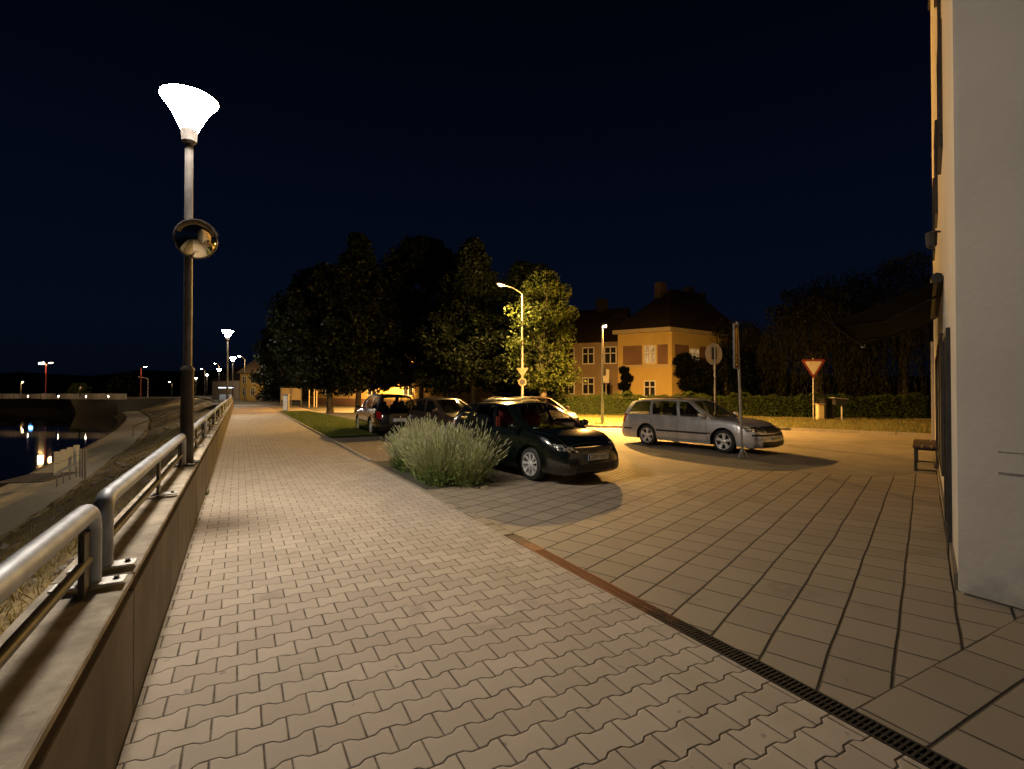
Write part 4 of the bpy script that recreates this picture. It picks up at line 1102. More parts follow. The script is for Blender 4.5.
# two panel board on the lawn
ib = P(291, 405.5, Z=56); ib.z = 0; io = empty('information_board', ib, -YAW); tag(io, 'two panel cream information board on posts beneath the dark trees', 'information board')
for x in (-1.15, 0, 1.15):
    m = MB(); m.box((x, 0, 1.05), (.09, .09, 2.1)); m.build('post', M['polelight'], io)
for x in (-.575, .575):
    m = MB(); m.box((x, -.05, 1.3), (1.0, .05, 1.35)); m.build('board_panel', M['creamtrim'], io, bevel=.01)
m = MB(); m.box((0, 0, 2.13), (2.5, .35, .06)); m.build('board_roof', M['darksteel'], io)
ub = P(286, 412, Z=39.5); ub.z = 0; uo = empty('utility_box', ub, -YAW); tag(uo, 'slim pale utility pillar on the lawn edge in front of the two panel board', 'utility box')
m = MB(); m.box((0, 0, .68), (.42, .3, 1.36)); m.build('cabinet', M['polelight'], uo, bevel=.02); m = MB(); m.box((0, 0, 1.39), (.5, .38, .08)); m.build('lid', M['polelight'], uo, bevel=.01); m = MB(); m.box((0, -.155, .7), (.34, .012, 1.1)); m.build('cabinet_door', M['white'], uo)
for i, (px, py) in enumerate(((309, 406), (314, 405), (316.5, 406))):
    b = P(px, py, Z=50); b.z = 0; o = empty('stake', b); m = MB(); m.tube([(0, 0, 0), (.02, 0, 1.9)], .05, 6); m.build('shaft', M['creamtrim'], o); m = MB(); m.lathe([(.055, 1.88), (.0001, 1.95)], (0.02, 0, 0), 6); m.build('tip', M['creamtrim'], o)
    tag(o, ['left', 'middle', 'right'][i]+' one of the thin pale stakes between the board and the cone tree', 'stake', 'pale stakes beyond the lawn')

# ================================================================== SIGNS
def disc(mb, c, r, n_, n=24, th=.003):
    q_ = n_.to_track_quat('Z', 'Y').to_matrix(); mb.lathe([(.0001, th), (r, th), (r, -th), (.0001, -th)], c, n, q_)
# give way
gb = P(813.5, 421); go = empty('give_way_sign', gb); go.rotation_euler = (0, 0, -YAW+R(-12)); tag(go, 'inverted triangle give way sign with red border on the verge', 'traffic sign')
zc = P(813.5, 366, Z=(gb.x*FW[0]+gb.y*FW[1])).z-gb.z
m = MB(); m.tube([(0, 0, 0), (0, 0, zc+.45)], .035, 10); m.build('pole', M['polelight'], go, smooth=40)
def tri(r, y, th):
    m = MB(); pts = []
    for a in (-90, 30, 150):
        for da in (-9, 0, 9):
            rr = r*(.97 if da else 1.0); pts.append((rr*math.cos(R(a+da*.5)), rr*math.sin(R(a+da*.5))))
    n = len(pts); vs = [(p[0], y-th/2, p[1]+zc) for p in pts]+[(p[0], y+th/2, p[1]+zc) for p in pts]
    m.add(vs, [tuple(range(n)), tuple(range(n, 2*n))[::-1]]+[((i+1) % n, i, i+n, (i+1) % n+n) for i in range(n)]); return m
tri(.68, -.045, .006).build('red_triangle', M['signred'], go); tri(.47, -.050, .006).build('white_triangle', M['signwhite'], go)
# round sign seen from behind
rb = W2(18.2, (715-512)/500*18.2); ro = empty('round_sign', rb); zc2 = P(715, 354, Z=18.2).z
tag(ro, 'round sign turned away, its pale back to the camera, behind the silver estate', 'traffic sign'); n_ = Vector((.35, -.94, 0)); n_ = Vector((-math.sin(YAW-R(22)), -math.cos(YAW-R(22)), 0))
m = MB(); m.tube([(0, 0, 0), (0, 0, zc2+.25)], .032, 10); m.build('pole', M['polelight'], ro, smooth=40)
m = MB(); disc(m, Vector((0, 0, zc2))-n_*.05, .40, n_); m.build('sign_disc', M['signwhite'], ro)
sd = Vector((n_.y, -n_.x, 0))
m = MB(); m.box(Vector((0, 0, zc2+.03))-n_*.03, (.22, .02, .44), math.atan2(sd.y, sd.x)); m.build('bracket', M['darksteel'], ro)
# tall narrow board
nbp = P(742.5, 457.5); no = empty('narrow_sign', nbp); tag(no, 'tall narrow dark framed sign on a slim pole in front of the silver estate', 'sign')
tp = P(737, 322, Z=nbp.x*FW[0]+nbp.y*FW[1])-nbp
m = MB(); m.tube([(0, 0, 0), tp*.5, tp], .032, 10); m.build('pole', M['polelight'], no, smooth=40)
m = MB(); m.tube([(0, 0, .28), (.12, -.06, 0)], .016, 6); m.tube([(0, 0, .28), (-.12, .02, 0)], .016, 6); m.tube([(0, 0, .28), (.02, .12, 0)], .016, 6); m.build('foot_stay', M['polelight'], no)
fc = tp*.80+Vector((0, 0, 0)); ax = (tp).normalized()
Mq = (Matrix.Rotation(-YAW+R(48), 3, 'Z'))
def nbx(c, d): m = MB(); m.box(fc+Mq @ Vector(c), d, 0, Mq); return m
nbx((-.19, 0, .06), (.32, .03, 1.12)).build('panel', M['darksteel'], no, bevel=.004)
m = MB()
for c, d_ in (((-.19, -.018, .605), (.30, .008, .03)), ((-.335, -.018, .06), (.02, .008, 1.1)), ((-.045, -.018, .06), (.02, .008, 1.1)), ((-.19, -.018, -.485), (.30, .008, .02))): m.box(fc+Mq @ Vector(c), d_, 0, Mq)
m.build('border', M['signwhite'], no)
m = MB(); m.box(fc+Mq @ Vector((-.19, -.018, .18)), (.12, .008, .66), 0, Mq)
for k in range(3): m.box(fc+Mq @ Vector((-.19, -.018, -.22-k*.09)), (.13, .008, .055), 0, Mq)
m.build('marking', M['signyellow'], no)
# signs under the curved lamp
sb = W2(28.8, .60); so = empty('small_traffic_sign', sb); tag(so, 'ring shaped small sign with a give way triangle above on the curved lamp pole', 'traffic sign')
m = MB(); m.tube([(0, 0, 0), (0, 0, 2.9)], .03, 8); m.build('pole', M['polelight'], so, smooth=40)
vn = Vector((-FW[0], -FW[1], 0)); z1 = P(522, 382, Z=28.8).z; z2 = P(525, 374, Z=28.8).z
m = MB(); disc(m, Vector((0, 0, z1))+vn*.05, .24, vn); m.build('sign_disc', M['signback'], so)
m = MB(); disc(m, Vector((0, 0, z1))+vn*.056, .16, vn); m.build('sign_face', M['darksteel'], so)
m = MB(); r_ = Vector((RT[0], RT[1], 0)); c = Vector((0, 0, z2+.15))+vn*.05
pp = [c+r_*.35+Vector((0, 0, .2)), c-r_*.35+Vector((0, 0, .2)), c-Vector((0, 0, .35))]; pp += [x+vn*.01 for x in pp]
m.add(pp, [(0, 1, 2), (5, 4, 3), (0, 3, 4, 1), (1, 4, 5, 2), (2, 5, 3, 0)]); m.build('triangle_plate', M['signback'], so)
# white sign before the house
wb = W2(41, (606-512)/500*41); wso = empty('white_plate_sign', wb); z1 = P(605, 376, Z=41).z
m = MB(); m.tube([(0, 0, 0), (0, 0, z1+.6)], .05, 8); m.build('pole', M['polelight'], wso, smooth=40); m = MB(); m.box((vn.x*.06, vn.y*.06, z1), (.5, .04, 1.1), -YAW); m.build('panel', M['signwhite'], wso)
tag(wso, 'upright white plate sign on a pole at the left end of the yellow house', 'sign')
# small things on the verge
b = P(819, 420.5); vb = empty('meter_cabinet', b, -YAW); tag(vb, 'small pale cabinet right beside the give way sign pole', 'cabinet')
m = MB(); m.box((.1, 0, .45), (.42, .3, .9)); m.build('cabinet', M['creamtrim'], vb, bevel=.02); m = MB(); m.box((.1, 0, .93), (.5, .38, .06)); m.build('lid', M['dullwall'], vb)
b = P(828, 420.5); vb = empty('waste_container', b, -YAW); tag(vb, 'black waste container between the pale cabinet and the letter box', 'container')
m = MB(); m.box((0, .1, .62), (.62, .6, 1.1)); m.build('bin_body', M['black'], vb, bevel=.04); m = MB(); m.box((0, .1, 1.2), (.68, .68, .08)); m.build('lid', M['black'], vb, bevel=.02)
for x in (-.22, .22):
    m = MB(); m.lathe([(.0001, -.03), (.08, -.03), (.08, .03), (.0001, .03)], (x, -.2, .08), 10, Matrix.Rotation(PI/2, 3, 'Y')); m.build('wheel', M['rubber'], vb)
b = P(842, 421); vb = empty('letter_box', b, -YAW); tag(vb, 'letter box with sloping pale lid on a post, right of the black container', 'letter box')
m = MB(); m.tube([(0, 0, 0), (0, 0, .95)], .05, 8); m.build('post', M['polelight'], vb); m = MB(); m.box((-.1, 0, 1.05), (.7, .35, .3)); m.build('box_body', M['darksteel'], vb, bevel=.02)
m = MB(); m.box((-.15, 0, 1.26), (.8, .42, .05), 0, Matrix.Rotation(R(6), 3, 'Y')); m.build('lid', M['polelight'], vb)

# ================================================================== CARS
def interp(tab, x):
    if x <= tab[0][0]: return tab[0][1]
    for (a, b), (c, d) in zip(tab, tab[1:]):
        if x <= c:
            t = (x-a)/(c-a); return b+(d-b)*t
    return tab[-1][1]
def sm_interp(tab, x):
    if x <= tab[0][0]: return tab[0][1]
    for i, ((a, b), (c, d)) in enumerate(zip(tab, tab[1:])):
        if x <= c:
            t = (x-a)/(c-a)
            m0 = (d-tab[i-1][1])/(c-tab[i-1][0]) if i > 0 else (d-b)/(c-a)
            m1 = (tab[i+2][1]-b)/(tab[i+2][0]-a) if i+2 < len(tab) else (d-b)/(c-a)
            h = c-a; t2 = t*t; t3 = t2*t
            return (2*t3-3*t2+1)*b+(t3-2*t2+t)*m0*h+(-2*t3+3*t2)*d+(t3-t2)*m1*h
    return tab[-1][1]

def make_car(name, p, paintm, loc, rz, label, plate=None, scale=1.0, rim_spokes=5, seats='seat', group='parked cars'):
    root = empty(name, loc, rz); root.scale = (scale,)*3
    L, W, WB, FO = p['L'], p['W'], p['WB'], p['FO']; xf = L/2; xr = -L/2
    xwf = xf-FO; xwr = xwf-WB; Rw = p['R']; Ra = Rw+.055; belt = p['belt']; roof = p['roof']; yw = W/2
    VL = [0, .1, .22, .38, .55, .7, .82, .92, 1.0]
    WF = [.955, .985, .998, 1.0, 1.0, .992, .98, .962, .925]
    SF = p.get('SF', [-.05, -.01, 0, -.005, -.03, -.08, -.15, -.22, -.32]); SR = p.get('SR', [.06, .02, 0, 0, .02, .04, .05, .07, .10])
    def plan(x):
        a = abs(x); x0 = L/2-(.72 if x > 0 else .55)
        if a <= x0: return yw*(1-.02*(a/x0)**2)
        t = (a-x0)/(L/2-x0); return yw*(.98-(.26 if x > 0 else .20)*t**2.3)
    def zbot(x):
        z = .21 if x < xf-.3 else .19
        for xc in (xwf, xwr):
            if abs(x-xc) < Ra: z = max(z, Rw+math.sqrt(max(0, Ra*Ra-(x-xc)**2)))
        return z
    xs = set([xf, xr])
    n = 56
    for i in range(n+1): 
        x = xf-L*i/n
        if all(abs(abs(x-xc)-Ra) > .06 for xc in (xwf, xwr)): xs.add(round(x, 4))
    dz0 = Rw-.21
    for xc in (xwf, xwr):
        am = -math.asin(min(1, dz0/Ra))
        for k in range(17):
            a = PI*k/16; xs.add(round(xc+Ra*math.cos(a), 4))
        xs.add(round(xc+Ra+.004, 4)); xs.add(round(xc-Ra-.004, 4))
    xs = sorted(xs, reverse=True)
    NF = 14
    per = [(x, 1, None) for x in xs]+[(xr, None, 1-2*k/NF) for k in range(1, NF)]+[(x, -1, None) for x in xs[::-1]]+[(xf, None, -1+2*k/NF) for k in range(1, NF)]
    verts = []
    def shift(x, j):
        s = 0
        wF = max(0, (x-(xf-.95))/.95); wR = max(0, ((xr+.6)-x)/.6)
        return SF[j]*wF**1.6+SR[j]*wR**1.6
    def pt(q, j):
        x, side, s = q; v = VL[j]
        zt = sm_interp(belt, x); zb = zbot(x)
        z = zb+(zt-zb)*v
        wz = WF[j]
        # width by true height so arches keep the side flat
        hh = (z-.2)/(zt-.2) if zt > .25 else v; wz = interp(list(zip(VL, WF)), max(0, min(1, hh)))
        xx = x+ (shift(x, j))
        if side is not None:
            y = side*plan(x)*wz
        else:
            y = s*plan(x)*wz; bul = (.10 if x > 0 else .07)*(1-abs(s)**2.2); xx += bul if x > 0 else -bul
        return Vector((xx, y, z))
    Mn = len(per)
    for j in range(len(VL)):
        for q_ in per: verts.append(pt(q_, j))
    faces = []
    for j in range(len(VL)-1):
        for i in range(Mn):
            a = j*Mn+i; b = j*Mn+(i+1) % Mn; faces.append((a, b, b+Mn, a+Mn)[::-1])
    body = MB(); body.add(verts, faces)
    # hood / deck cap
    NS = NF; nx = len(xs); top0 = (len(VL)-1)*Mn
    cap = []
    def toprow(i):   # left(+1) -> right
        l = verts[top0+i]; r = verts[top0+nx+(NF-1)+(nx-1-i)]; x = xs[i]
        e_ = min(1, (xf-x)/.7, (x-xr)/.4); cr_ = p.get('crown', .05)*max(0, e_)
        return [Vector((l.x+(p.get('nose', .10)*(1-abs(1-2*k/NS)**2.2)*max(0, 1-(xf-x)/.9) if x > 0 else -.07*(1-abs(1-2*k/NS)**2.2)*max(0, 1-(x-xr)/.5)), l.y+(r.y-l.y)*k/NS, l.z+cr_*(1-(1-2*k/NS)**2))) for k in range(NS+1)]
    rows = [toprow(i) for i in range(nx)]
    cv = [v for r in rows for v in r]
    cf = [(i*(NS+1)+k, (i+1)*(NS+1)+k, (i+1)*(NS+1)+k+1, i*(NS+1)+k+1)[::1] for i in range(nx-1) for k in range(NS)]
    body.add(cv, cf)
    # greenhouse
    lines = p['lines']      # list of (xb, xt, kind of the panel that follows: 'p' pillar or 'g' glass)
    def ybelt(x): return plan(x)*.925-.012
    yt_ = p.get('yt', .72)*yw
    def S(xb, xt, h, sd_):
        zb = sm_interp(belt, xb)-.01; zt = sm_interp(roof, xt)
        narrow = .06*max(0, (xt-p['rx'][0])/.6)+.05*max(0, (p['rx'][1]-xt)/.6)
        y = ybelt(xb)*(1-h)+(yt_-narrow)*h+.035*math.sin(PI*h)
        hz = h if h < .9 else h
        bulx = .03*math.sin(PI*h)
        return Vector((xb+(xt-xb)*h, sd_*y, zb+(zt-zb)*h))
    HS = [0, .05, .3, .55, .8, .9, 1.0]
    glassm = []
    for sd_ in (1, -1):
        for (a, b) in zip(lines, lines[1:]):
            sub = 4; g = MB()
            P_ = [[S(a[0]+(b[0]-a[0])*i/sub, a[1]+(b[1]-a[1])*i/sub, h, sd_) for h in HS] for i in range(sub+1)]
            for i in range(sub):
                for j in range(len(HS)-1):
                    q4 = [P_[i][j], P_[i+1][j], P_[i+1][j+1], P_[i][j+1]]
                    if sd_ > 0: q4 = q4[::-1]
                    isg = a[2] == 'g' and 1 <= j <= 4
                    (g if isg else body).add(q4, [(0, 1, 2, 3)])
            if g.v: glassm.append(('side_window', g))
    crn = .045
    def wind(line, sgn, b0, b1):
        rows_ = []
        for h in [0, .05, .25, .5, .75, .93, 1.0]:
            l = S(line[0], line[1], h, 1); row = []
            for k in range(13):
                s = 1-2*k/12; bb = (b0*(1-h)+b1*h)*(1-abs(s)**2.2)*sgn
                row.append(Vector((l.x+bb, l.y*s, l.z+(crn*h+.03*(1-h))*(1-s*s))))
            rows_.append(row)
        g = MB()
        for j in range(6):
            for k in range(12):
                q4 = [rows_[j][k], rows_[j+1][k], rows_[j+1][k+1], rows_[j][k+1]]
                if sgn < 0: q4 = q4[::-1]
                (g if (1 <= j <= 4 and 1 <= k <= 10) else body).add(q4, [(0, 1, 2, 3)])
        return g
    glassm.append(('windscreen', wind(lines[0], 1, p.get('wb', .22), .10))); glassm.append(('rear_window', wind(lines[-1], -1, .10, .06)))
    # roof
    x0, x1 = lines[0][1], lines[-1][1]; rr = []
    for i in range(17):
        t = i/16; x = x0+(x1-x0)*t; row = []
        l = S(x, x, 1, 1); lt = S(lines[0][0]*(1-t)+lines[-1][0]*t, x, 1, 1)
        for k in range(13):
            s = 1-2*k/12; bb = (.10*(1-t)-.06*t)*(1-abs(s)**2.2) if True else 0
            row.append(Vector((x+bb, lt.y*s, lt.z+crn*(1-s*s))))
        rr.append(row)
    for i in range(16):
        for k in range(12): body.add([rr[i][k], rr[i+1][k], rr[i+1][k+1], rr[i][k+1]], [(0, 1, 2, 3)])
    me = bpy.data.meshes.new('body'); me.from_pydata(body.v, [], body.f); me.materials.append(paintm)
    bm = bmesh.new(); bm.from_mesh(me); bmesh.ops.remove_doubles(bm, verts=bm.verts, dist=.0012); bmesh.ops.recalc_face_normals(bm, faces=bm.faces)
    bm.to_mesh(me)
    bvh = BVHTree.FromBMesh(bm); bm.free()
    me.polygons.foreach_set('use_smooth', [True]*len(me.polygons)); me.set_sharp_from_angle(angle=R(32))
    bo_ = bpy.data.objects.new('body', me); COL.objects.link(bo_); bo_.parent = root
    for nm, g in glassm:
        me2 = g; g.build(nm, M['glass'], root, smooth=40)
    def project(a, b, axis, off):
        o_, d_ = {'f': (Vector((xf+2, a, b)), Vector((-1, 0, 0))), 'r': (Vector((xr-2, a, b)), Vector((1, 0, 0))), 'l': (Vector((a, 3, b)), Vector((0, -1, 0))), 'R': (Vector((a, -3, b)), Vector((0, 1, 0))), 't': (Vector((a, b, 3)), Vector((0, 0, -1)))}[axis]
        h = bvh.ray_cast(o_, d_)
        if h[0] is None: return None
        nn = h[1] if h[1].dot(d_) < 0 else -h[1]
        return h[0]+nn*off
    def decal(nm, quad, axis, mat, off=.006, nu=8, nv=4, parent=None, thick=0, tagp=True):
        m = MB(); ok = {}; grid = []
        for j in range(nv+1):
            for i in range(nu+1):
                u, v = i/nu, j/nv
                a = (quad[0][0]*(1-u)+quad[1][0]*u)*(1-v)+(quad[3][0]*(1-u)+quad[2][0]*u)*v
                b = (quad[0][1]*(1-u)+quad[1][1]*u)*(1-v)+(quad[3][1]*(1-u)+quad[2][1]*u)*v
                grid.append(project(a, b, axis, off))
        for j in range(nv):
            for i in range(nu):
                ids = [j*(nu+1)+i, j*(nu+1)+i+1, (j+1)*(nu+1)+i+1, (j+1)*(nu+1)+i]
                q4 = [grid[k] for k in ids]
                if None in q4: continue
                if max((q4[k]-q4[(k+1) % 4]).length for k in range(4)) > .35: continue
                m.add(q4, [(0, 1, 2, 3)])
        if not m.f: return None
        me3 = m
        o2 = m.build(nm, mat, parent or root, smooth=50); return o2
    def strip_lines(nm, segs, axis, mat, wdt=.007, off=.003):
        m = MB()
        for (a0, b0), (a1, b1) in segs:
            L_ = math.hypot(a1-a0, b1-b0); nn = max(2, int(L_/.06)); ox, oy = -(b1-b0)/L_*wdt/2, (a1-a0)/L_*wdt/2; prev = None
            for i in range(nn+1):
                t = i/nn; a, b = a0+(a1-a0)*t, b0+(b1-b0)*t
                c1, c2 = project(a+ox, b+oy, axis, off), project(a-ox, b-oy, axis, off)
                if c1 is None or c2 is None: prev = None; continue
                if prev and (prev[0]-c1).length < .2: m.add([prev[0], prev[1], c2, c1], [(0, 1, 2, 3)])
                prev = (c1, c2)
        if m.f: return m.build(nm, mat, root)
    # underbody and arches
    m = MB(); m.box((0, 0, .24), (L-.5, W-.5, .10)); m.box(((xwf+xwr)/2, 0, .26), (WB-2*Ra-.05, W-.22, .12)); m.build('underbody', M['black'], root)
    for xc in (xwf, xwr):
        for sd_ in (1, -1):
            m = MB()
            vs = []
            for k in range(15):
                a = -R(15)+R(210)*k/14
                for yy in (plan(xc)*.96, plan(xc)-.34): vs.append((xc+(Ra+.004)*math.cos(a), sd_*yy, Rw+(Ra+.004)*math.sin(a)))
            fs = [(k*2, k*2+1, k*2+3, k*2+2) for k in range(14)]; m.add(vs, fs)
            m.add([(xc, sd_*(plan(xc)-.34), Rw)]+[(xc+(Ra+.004)*math.cos(-R(15)+R(210)*k/14), sd_*(plan(xc)-.34), Rw+(Ra+.004)*math.sin(-R(15)+R(210)*k/14)) for k in range(15)], [(0, k+1, k+2) for k in range(14)])
            m.build('wheel_arch_liner', M['black'], root)
    # wheels
    for xc in (xwf, xwr):
        for sd_ in (1, -1):
            wy = plan(xc)*.955-.10; wo_ = bpy.data.objects.new('wheel', None); 
            tw = .20; rim = Rw*.70
            m = MB(); pr = [(rim*.98, -tw/2), (rim*1.06, -tw/2-.004), (Rw*.93, -tw/2+.006), (Rw*.985, -tw/2+.03), (Rw, -tw/2+.06), (Rw, tw/2-.06), (Rw*.985, tw/2-.03), (Rw*.93, tw/2-.006), (rim*1.06, tw/2+.004), (rim*.98, tw/2)]
            Mr = Matrix.Rotation(-PI/2*sd_, 3, 'X'); c = (xc, sd_*wy, Rw)
            m.lathe(pr, c, 36, Mr); ty = m.build('wheel', M['rubber'], root, smooth=50)
            m = MB(); m.lathe([(rim, -tw/2+.01), (rim*.985, 0), (rim*.97, tw/2-.02), (rim*1.01, tw/2), (rim*1.0, tw/2+.006), (rim*.93, tw/2+.003), (rim*.92, tw/2-.03), (rim*.94, -tw/2+.02)], c, 36, Mr)
            # spokes
            for k in range(rim_spokes):
                a = 2*PI*k/rim_spokes+.3
                for da in ((-.0,) if rim_spokes <= 5 else (0,)):
                    wi, wo2 = (.035, .055) if rim_spokes <= 5 else (.016, .024)
                    ca, sa = math.cos(a), math.sin(a); vs = []
                    for rr_, ww, zz in ((.05, wi, tw/2-.012), (rim*.55, wi*1.1, tw/2-.022), (rim*.95, wo2, tw/2-.006)):
                        for s_, dz in ((-1, 0), (1, 0), (1, -.03), (-1, -.03)):
                            v = Vector((rr_*ca-s_*ww*sa, rr_*sa+s_*ww*ca, zz+dz)); vs.append(Mr @ v+Vector(c))
                    fs = [(i*4+j, i*4+(j+1) % 4, i*4+4+(j+1) % 4, i*4+4+j) for i in range(2) for j in range(4)]+[(8, 9, 10, 11)]
                    m.add(vs, fs)
            m.lathe([(.0001, tw/2), (.045, tw/2-.002), (.06, tw/2-.012), (.062, tw/2-.05)], c, 16, Mr)
            m.build('rim', M['alloy'], ty, smooth=35)
            m = MB(); m.lathe([(.0001, -.01), (rim*.55, -.01), (rim*.55, 0), (.0001, 0)], c, 20, Mr); m.lathe([(.0001, -.05), (rim*.97, -.05)], c, 20, Mr); m.build('brake_disc', M['darksteel'], ty)
    # interior
    fl = p['lines']; zf_ = .38
    m = MB(); m.box(((lines[0][0]+lines[-1][0])/2, 0, .42), (lines[0][0]-lines[-1][0]-.2, W-.30, .08)); m.box((lines[0][0]-.18, 0, .80), (.35, W-.36, .24)); m.box((lines[0][0]-.05, 0, .6), (.3, W-.4, .4)); m.build('interior', M['seat'], root)
    xs0 = lines[0][0]-1.05
    for kx, x in enumerate((xs0, xs0-.85)):
        for yy in (-.36, .36):
            m = MB(); m.box((x, yy, .58), (.5, .48, .18)); m.box((x-.27, yy, .88), (.14, .46, .56), 0, Matrix.Rotation(R(-14), 3, 'Y')); m.box((x-.36, yy, 1.22), (.09, .24, .17), 0, Matrix.Rotation(R(-10), 3, 'Y'))
            m.build('seat', M[seats] if kx == 0 else M['seat'], root, bevel=.03)
    m = MB(); tq = Matrix.Rotation(R(65), 3, 'Y'); pts_ = [tq @ Vector((.18*math.cos(a*PI/10), .18*math.sin(a*PI/10), 0))+Vector((lines[0][0]-.45, .36, .88)) for a in range(21)]; m.tube(pts_, .014, 6, False); m.build('steering_wheel', M['black'], root)
    # lamps, grille etc.
    for k_, quad, axis, mat_, off in p['decals']:
        if axis in ('f', 'r'):
            if quad[0][0]*quad[1][0] > 0 or k_ in ('headlight', 'fog_light', 'tail_light'):
                for s in (1, -1): decal(k_, [(a*s, b) for a, b in quad], axis, M[mat_] if isinstance(mat_, str) else mat_, off)
            else: decal(k_, quad, axis, M[mat_] if isinstance(mat_, str) else mat_, off, 16, 4)
        else:
            for ax2 in ('l', 'R'): decal(k_, quad, ax2, M[mat_] if isinstance(mat_, str) else mat_, off, 16, 3)
    # seams
    for ax2 in ('l', 'R'): strip_lines('door_seams', p['seams'], ax2, M['black'], .009, .002)
    if p.get('hood'): strip_lines('hood_seam', p['hood'], 't', M['black'], .010, .002)
    # mirrors, handles
    for sd_ in (1, -1):
        xm = lines[1][0]-.02 if len(lines) > 1 else 0; xm = p['mirror']; zb = sm_interp(belt, xm)
        m = MB(); vs = []
        Rm = [(0, .02), (.03, .06), (.09, .075), (.13, .06), (.15, .02)]
        for dx_, rr_ in Rm:
            for k in range(10):
                a = 2*PI*k/10; vs.append((xm+.10-dx_, sd_*(yw*.97+.09+rr_*1.35*math.cos(a)), zb+.09+rr_*math.sin(a)))
        fs = [(i*10+k, i*10+(k+1) % 10, i*10+10+(k+1) % 10, i*10+10+k) for i in range(4) for k in range(10)]+[tuple(range(10)), tuple(range(40, 50))[::-1]]
        m.add(vs, fs); m.box((xm+.03, sd_*(yw*.90), zb+.04), (.06, .14, .04)); mo = m.build('wing_mirror', paintm, root, smooth=50)
        m = MB(); m.box((xm-.052, sd_*(yw*.97+.09), zb+.09), (.004, .15, .10)); m.build('mirror_glass', M['chrome'], mo)
        for xh in p['handles']:
            c = project(xh, sm_interp(belt, xh)-.12, 'l' if sd_ > 0 else 'R', .018)
            if c: m = MB(); m.box(c, (.17, .022, .028)); m.build('door_handle', paintm if not p.get('chromeh') else M['chrome'], root, bevel=.006)
    if p.get('rails'):
        for sd_ in (1, -1):
            pts_ = []
            for i in range(9):
                t = i/8; x = p['rails'][0]+(p['rails'][1]-p['rails'][0])*t; b = project(x, sd_*(yt_-.07), 't', .0)
                if b: pts_.append(b+Vector((0, 0, .045*math.sin(PI*min(1, max(.0, t))*1)**.35)))
            if len(pts_) > 3: m = MB(); m.tube(pts_, .013, 8); m.build('roof_rail', M['darksteel'], root, smooth=40)
    # plates
    for axis, z, txt in (('f', p['pf'], plate), ('r', p['pr'], plate)):
        c = project(0, z, axis, .012)
        if c is None: continue
        sg = 1 if axis == 'f' else -1
        m = MB(); m.box((c.x, 0, z), (.012, .52, .112)); po = m.build('number_plate', M['numplate'], root, bevel=.003)
        m = MB(); m.box((c.x+sg*.007, -sg*.24, z), (.003, .035, .105)); m.build('blue_band', M['blueink'], po)
        if txt:
            cu = bpy.data.curves.new('t', 'FONT'); cu.body = txt; cu.size = .105; cu.align_x = 'CENTER'; cu.align_y = 'CENTER'; cu.extrude = .0006
            to = bpy.data.objects.new('t', cu); COL.objects.link(to); dg = bpy.context.evaluated_depsgraph_get(); me4 = bpy.data.meshes.new_from_object(to.evaluated_get(dg)); bpy.data.objects.remove(to)
            me4.materials.append(M['ink']); lo = bpy.data.objects.new('plate_lettering', me4); COL.objects.link(lo); lo.parent = po
            lo.rotation_euler = (PI/2, 0, PI/2*sg); lo.location = (c.x+sg*.0075, sg*.015, z); lo.scale = (.95, 1, 1)
    if p.get('extra'): p['extra'](root, project, decal, strip_lines)
    tag(root, label, 'car', group); return root

hatch = dict(L=4.25, W=1.76, WB=2.61, FO=.90, R=.315,
    belt=[(-2.13, .80), (-2.0, .93), (-1.6, .985), (-.8, .97), (0, .945), (.75, .93), (1.15, .915), (1.5, .875), (1.85, .81), (2.125, .72)],
    SF=[-.06, -.01, 0, -.005, -.02, -.05, -.09, -.14, -.21],
    roof=[(-1.75, 1.30), (-1.4, 1.375), (-.8, 1.415), (-.2, 1.43), (.2, 1.40), (.35, 1.37)], rx=(.1, -1.2), yt=.70, wb=.26,
    lines=[(1.12, .22, 'p'), (.98, .14, 'g'), (.04, -.10, 'p'), (-.06, -.20, 'g'), (-.98, -1.02, 'p'), (-1.12, -1.14, 'g'), (-1.50, -1.36, 'p'), (-1.96, -1.62, 'p')],
    decals=[('headlight', [(.40, .58), (.72, .62), (.76, .745), (.48, .70)], 'f', 'reflector', .004), ('headlight_lens', [(.39, .575), (.74, .615), (.77, .75), (.47, .705)], 'f', 'lens', .012),
            ('grille', [(-.40, .60), (.40, .60), (.44, .68), (-.44, .68)], 'f', 'black', .006), ('chrome_bar', [(-.44, .655), (.44, .655), (.46, .69), (-.46, .69)], 'f', 'chrome', .014),
            ('lower_grille', [(-.50, .26), (.50, .26), (.44, .38), (-.44, .38)], 'f', 'black', .006), ('fog_light', [(.58, .33), (.74, .33), (.74, .39), (.58, .39)], 'f', 'lens', .008),
            ('tail_light', [(.60, .72), (.80, .74), (.80, .98), (.66, .95)], 'r', 'redlamp', .008)],
    seams=[((.92, .28), (.86, .92)), ((-.10, .24), (-.10, .93)), ((-.98, .72), (-1.06, .95)), ((.92, .28), (-.72, .27))],
    hood=[((1.98, .55), (1.10, .70)), ((1.98, -.55), (1.10, -.70)), ((1.99, .55), (1.99, -.55))], handles=(.12, -.86), mirror=.86, pf=.50, pr=.78)
